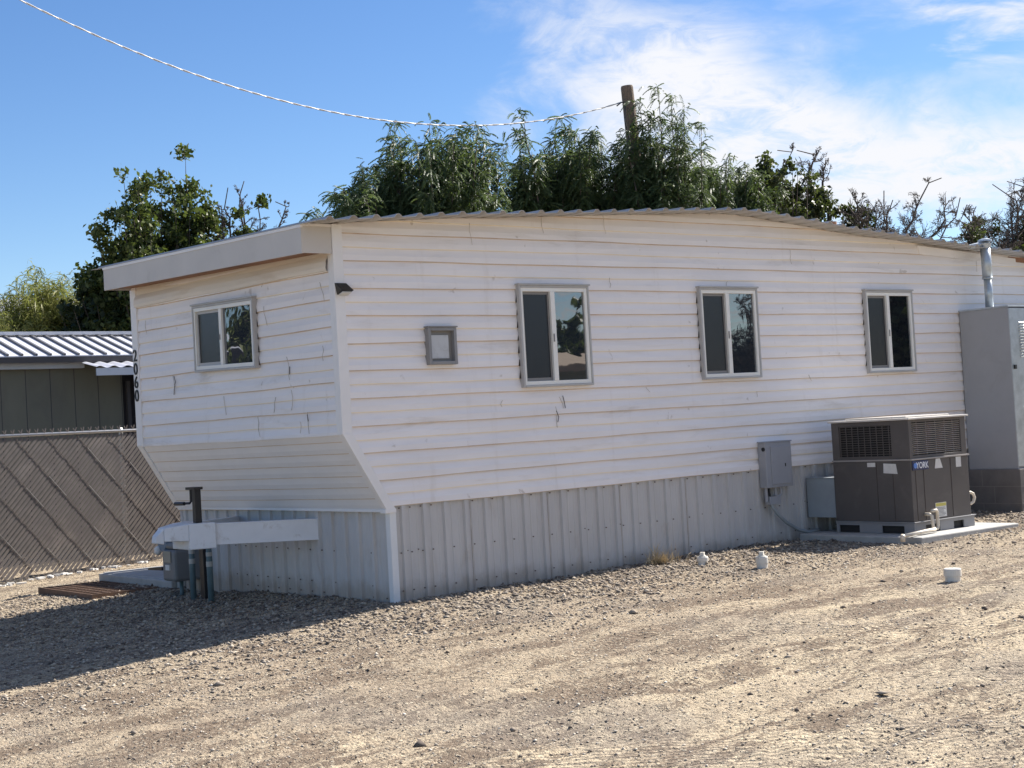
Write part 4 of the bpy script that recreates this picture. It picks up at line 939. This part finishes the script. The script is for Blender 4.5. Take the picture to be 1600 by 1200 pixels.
def tree(name, label, base, y, tips, kind, fill, leafm, barkm=None, zlow=3.6, spread=1.0, leaf=.10, dens=1.0, twig=.55, bare=0.0, clump=1.0, cat='tree', bare_tips=(), rt=None):
    barkm = barkm or M_BARK; g = float(gz(*base)); root = thing(name, label, cat, (base[0], base[1], g))
    tips3 = [np.array([x, y+random.uniform(-1, 1)*spread*.5, z]) for x, z in tips]; nt = len(tips3)
    zt = max(t[2] for t in tips3); top0 = np.array([base[0]+.15, base[1], zlow*.55]); b0 = np.array([base[0], base[1], g-.2])
    paths = [(bez(b0, (b0+top0)/2+np.array([.12, .1, 0]), top0, 7), .05+.018*zt, .04+.010*zt, 10)]
    ends = [(t, True) for t in tips3]
    xs_t = sorted(tips3, key=lambda t: t[0]); X_ = np.array([t[0] for t in xs_t]); Z_ = np.array([t[2] for t in xs_t])
    for _ in range(fill):
        x = random.uniform(X_[0], X_[-1]); ze = np.interp(x, X_, Z_); f_ = 1-abs(random.gauss(0, .36)) if (kind == 'pinnate' or (kind == 'broad' and zlow >= 4.8)) else random.uniform(.05, .93); f_ = min(max(f_, .05), .95)
        ends.append((np.array([x, y+random.gauss(0, .5)*spread, zlow*.85+(ze-zlow*.85)*f_]), False))
    ends += [(np.array([x, y, z]), 'bare') for x, z in bare_tips]
    OL, DL = [], []; tw = []
    for e, main in ends:
        st = top0+np.array([(e[0]-top0[0])*.25, (e[1]-top0[1])*.25, random.uniform(0, .6)])
        if main == 'bare': st = e+np.array([random.uniform(-.9, .5), 0, random.uniform(-1.9, -1.3)])
        ctrl = st+(e-st)*(np.array([.62, .6, .30]) if kind != 'bare' else np.array([.25, .25, .62]))+rng.normal(0, .12, 3)
        P_ = bez(st, ctrl, e, 14); P_[1:-1] += rng.normal(0, .012, (12, 3)) if not (kind == 'bare' or main == 'bare') else np.cumsum(rng.normal(0, .055, (12, 3)), 0)
        paths.append((np.vstack([top0-np.array([0, 0, .2]), P_]), .020+.006*zt*(1 if main else .6), .012 if (main == 'bare' or kind == 'bare') else .005, 5))
        if main == 'bare' or kind == 'bare':
            for t in np.linspace(.35, .98, 20 if kind == 'bare' else 18):
                q = P_[int(t*13)]; d = unit(rng.normal(0, 1, 3)*np.array([1, .6, .7])+np.array([0, 0, .45])); l = twig*(1.2-t)*random.uniform(.5, 1.3)
                m_ = q+d*l*.5+rng.normal(0, .05, 3); e2 = q+d*l+rng.normal(0, .05, 3)+np.array([0, 0, .08]); tw.append((bez(q, m_, e2, 6), .013, .006, 4))
                for _ in range(5):
                    q2 = q+(e2-q)*random.uniform(.35, .95); d2 = unit(d+rng.normal(0, .6, 3)); e3 = q2+d2*l*.45; tw.append((np.stack([q2, q2+d2*l*.22+rng.normal(0, .025, 3), e3]), .009, .005, 3))
                    for _ in range(3):
                        q3 = q2+(e3-q2)*random.uniform(.3, 1); d3 = unit(d2+rng.normal(0, .7, 3)); tw.append((np.stack([q3, q3+d3*l*.12+rng.normal(0, .01, 3), q3+d3*l*.26]), .006, .003, 3))
            if bare <= 0 or main == 'bare': continue
        nT = int(((20 if main else 14) if kind != 'broad' else (11 if main else 8))*dens)
        for t in (np.linspace(.50, .98, 26) if kind in ('pinnate', 'strip') else ()): OL.append(P_[int(t*13)]+(P_[min(13, int(t*13)+1)]-P_[int(t*13)])*((t*13) % 1)); DL.append(unit(rng.normal(0, 1, 3)))
        for t in np.linspace(.45, 1.0, max(nT, 3)):
            if random.random() < bare: continue
            q = P_[min(13, int(t*13))]
            nt_ = 2 if t < .85 else 1
            for _ in range(nt_):
                d = unit(rng.normal(0, 1, 3)*np.array([1, 1, .5])+np.array([0, 0, .35])); l = twig*(1.25-.85*t)*random.uniform(.5, 1.2)
                e2 = q+d*l; tw.append((bez(q, q+d*l*.5+np.array([0, 0, .06]), e2, 4), .006, .003, 3))
                for s_ in (np.linspace(.25, 1.0, int(4*dens)+2) if kind != 'broad' else (.55, .8, 1.0)): OL.append(q+(e2-q)*s_); DL.append(d)
    tubes(paths, barkm, 'trunk', root, root)
    if tw: tubes(tw, barkm, 'twigs', root, root)
    if not OL: return root
    O = np.array(OL); D = np.array(DL)
    if kind == 'pinnate':
        O = np.repeat(O, 3, 0)+rng.normal(0, .05, (len(O)*3, 3)); D = np.repeat(D, 3, 0); D = unit(D*.45+rng.normal(0, .7, D.shape)*np.array([1, 1, .8])+np.array([-.30, 0, -.05])); Vv, Ff = leaves_pinnate(O, D, leaf, root); per = 4; nl = len(O)
        tone = np.tile(np.repeat(rng.random(nl)**1.5, 4), 20)
    elif kind == 'strip':
        O = np.repeat(O, 9, 0)+rng.normal(0, .10, (len(O)*9, 3)); D = unit(np.repeat(D, 9, 0)*.5+rng.normal(0, .5, (len(O), 3))); Vv, Ff = leaves_strip(O, D, leaf); tone = np.repeat(rng.random(len(O)), 4)
    else:
        k_ = int(12*clump*(.155/leaf)**1.6); keep_ = rng.random(len(O)) < .80; O = O[keep_]
        O = np.repeat(O, k_, 0)+rng.normal(0, .075*max(1, clump*.8), (len(O)*k_, 3)); Vv, Ff = leaves_broad(O, leaf, root); tone = np.repeat(rng.random(len(O))**1.4, 4)
    o = npmesh('crown', Vv-np.array(root.location), Ff, [leafm], attr=tone); o.parent = root
    return root
tree('feathery_tree', 'feathery drooping green tree behind the left half of the roof', (8.4, 11.2), 11, [(7.19,6.15),(7.57,6.89),(7.91,6.74),(8.79,7.11),(9.01,6.71),(9.24,6.88),(9.60,6.63),(9.86,6.77),(6.41,5.62),(6.74,5.70),(7.01,5.82),(8.21,6.47)], 'pinnate', 92, L_PIN, leaf=.25, twig=.42, zlow=4.6, spread=1.1)
tree('feathery_tree', 'feathery green tree just left of the utility pole', (11.8, 11.3), 11, [(10.40,7.18),(10.73,7.00),(10.98,6.55),(11.65,6.95),(12.14,7.52),(12.46,7.10),(12.93,7.13),(13.22,7.03),(11.30,6.63)], 'pinnate', 84, L_PIN, leaf=.25, twig=.42, zlow=4.8, spread=1.1)
tree('feathery_tree', 'tall thin feathery shoots climbing around the utility pole', (13.2, 9.6), 9.75, [(12.61,7.50),(13.00,7.72),(13.49,7.66),(13.65,7.09),(13.18,6.77),(12.79,7.25),(12.26,6.90),(12.49,6.66)], 'pinnate', 30, L_PIN, leaf=.23, twig=.34, zlow=4.6, spread=.6)
tree('bushy_tree', 'rounded dense green tree just right of the utility pole', (16.9, 12.3), 12, [(14.9,6.5),(15.5,6.7),(15.99,6.95),(16.45,7.18),(16.80,7.02),(17.19,6.9),(17.69,7.1),(18.1,6.7)], 'pinnate', 150, L_PIN, leaf=.23, twig=.42, zlow=4.9, spread=1.0)
tree('bushy_tree', 'thinning broadleaf tree with bare twigs over the roof peak', (19.3, 12.3), 12, [(18.59,7.15),(18.90,7.00),(18.11,6.70),(19.44,6.83),(20.00,6.75),(20.33,6.50),(20.85,6.05)], 'broad', 120, L_OLIVE, leaf=.10, twig=.5, zlow=4.8, bare=.05, clump=1.2, bare_tips=[(19.27,7.52),(19.95,7.57),(20.98,7.41),(20.36,6.99),(19.48,7.31)])
tree('bare_tree', 'leafless spreading tree behind the low right end of the roof', (21.3, 11.2), 11, [(21.55,6.51),(22.52,6.41),(23.85,6.95),(24.74,6.60),(20.92,6.17),(20.58,6.34),(20.09,6.06),(23.0,6.0),(22.0,5.9)], 'bare', 26, L_OLIVE, M_DEADBARK, leaf=.11, twig=.95, zlow=4.6, bare=.985, clump=.7)
tree('bare_tree', 'sparse twiggy tree at the right edge behind the flue pipe', (26.8, 11.2), 11, [(25.13,6.38),(26.02,6.92),(27.48,7.17),(26.86,6.80),(27.74,6.85),(24.55,6.03),(28.4,7.0),(28.9,6.7)], 'bare', 34, L_OLIVE, M_DEADBARK, leaf=.10, twig=1.1, zlow=4.6, bare=.95, clump=.9)
tree('leafy_tree', 'clumpy dark green tree above the trailer fascia at left', (8.4, 22.3), 22, [(7.51,7.81),(7.69,7.40),(7.10,6.95),(6.84,6.42),(6.73,5.67),(8.34,7.63),(8.73,8.05),(9.23,8.45),(8.92,7.48),(9.34,7.35),(9.66,7.15),(9.93,7.22),(10.09,6.91),(8.15,6.90),(7.89,6.70)], 'broad', 125, L_BROAD, leaf=.115, twig=.80, zlow=4.4, spread=1.4, clump=1.75, dens=1.0)
tree('bare_tree', 'small leafless sapling right of the clumpy green tree', (10.1, 21.2), 21, [(10.39,7.81),(10.79,7.21),(10.11,7.49),(9.75,7.16),(9.95,7.63),(11.2,6.6)], 'bare', 10, L_BROAD, M_DEADBARK, leaf=.12, twig=.55, zlow=5.6, bare=.85, clump=.8)
tree('willowy_tree', 'pale yellow green wispy tree above the neighbour roof at far left', (6.2, 24.6), 24, [(4.3,4.9),(5.24,5.11),(5.71,5.42),(6.19,5.63),(6.51,5.71),(6.99,5.63),(7.46,5.37)], 'strip', 70, L_YEL, leaf=.32, twig=.5, zlow=3.9, spread=1.2)
tree('dark_shrub', 'dark shrub rising over the neighbour roof beside the wispy tree', (7.8, 22.0), 22.2, [(6.0,4.75),(6.5,5.05),(6.95,5.25),(7.5,5.35),(8.1,5.35)], 'broad', 40, L_SHRUB, leaf=.17, twig=.5, zlow=3.6, spread=.8, clump=1.3, cat='shrub')
# things across the yard that the windows mirror
tree('leafy_tree', 'round green tree across the yard mirrored in the first side window', (18.7, -19.2), -19, [(15.6,3.6),(16.6,4.0),(17.6,4.3),(18.4,4.5),(19.2,4.2),(20.0,4.1),(21.0,3.7)], 'broad', 40, L_BROAD, leaf=.18, twig=.6, zlow=2.6, spread=1.2, clump=1.2)
tree('bare_tree', 'leafless tree across the yard mirrored in the middle side window', (17.5, -12), -12, [(16.6,3.4),(17.0,3.9),(17.4,4.2),(17.8,4.1),(18.2,3.8),(18.6,3.2),(17.2,3.4)], 'bare', 10, L_OLIVE, M_DEADBARK, twig=.6, zlow=2.4, spread=.8, bare=1.0)
tree('leafy_tree', 'dark tree across the yard mirrored in the last side window', (20.6, -9.5), -9.5, [(18.8,5.2),(19.6,6.2),(20.6,6.8),(21.6,6.4),(22.6,5.4)], 'broad', 40, L_SHRUB, leaf=.22, twig=.7, zlow=1.8, spread=1.4, clump=1.2)
tree('leafy_tree', 'green tree beyond the drive mirrored in the front window', (-11.6, 22), 22, [(-12.2,4.2),(-11.7,5.2),(-11.3,5.8),(-10.9,5.2)], 'broad', 30, L_BROAD, leaf=.24, twig=.7, zlow=2.4, spread=1.2, clump=1.2)
oh = thing('yard_shed', 'shed across the yard with tan roof mirrored in the first side window', 'shed', (12, -14.5, 0))
mb = MB(); mb.box((9.4, -17, -.3), (16.0, -14, 2.62)); mb.build('wall', M_GRNWALL, oh)
mb = MB(); mb.hexa([(9.0, -13.6, 2.60), (16.4, -13.6, 2.60), (16.4, -15.6, 3.0), (9.0, -15.6, 3.0), (9.0, -13.6, 2.70), (16.4, -13.6, 2.70), (16.4, -15.6, 3.10), (9.0, -15.6, 3.10)]); mb.build('roof', M_TANROOF, oh)
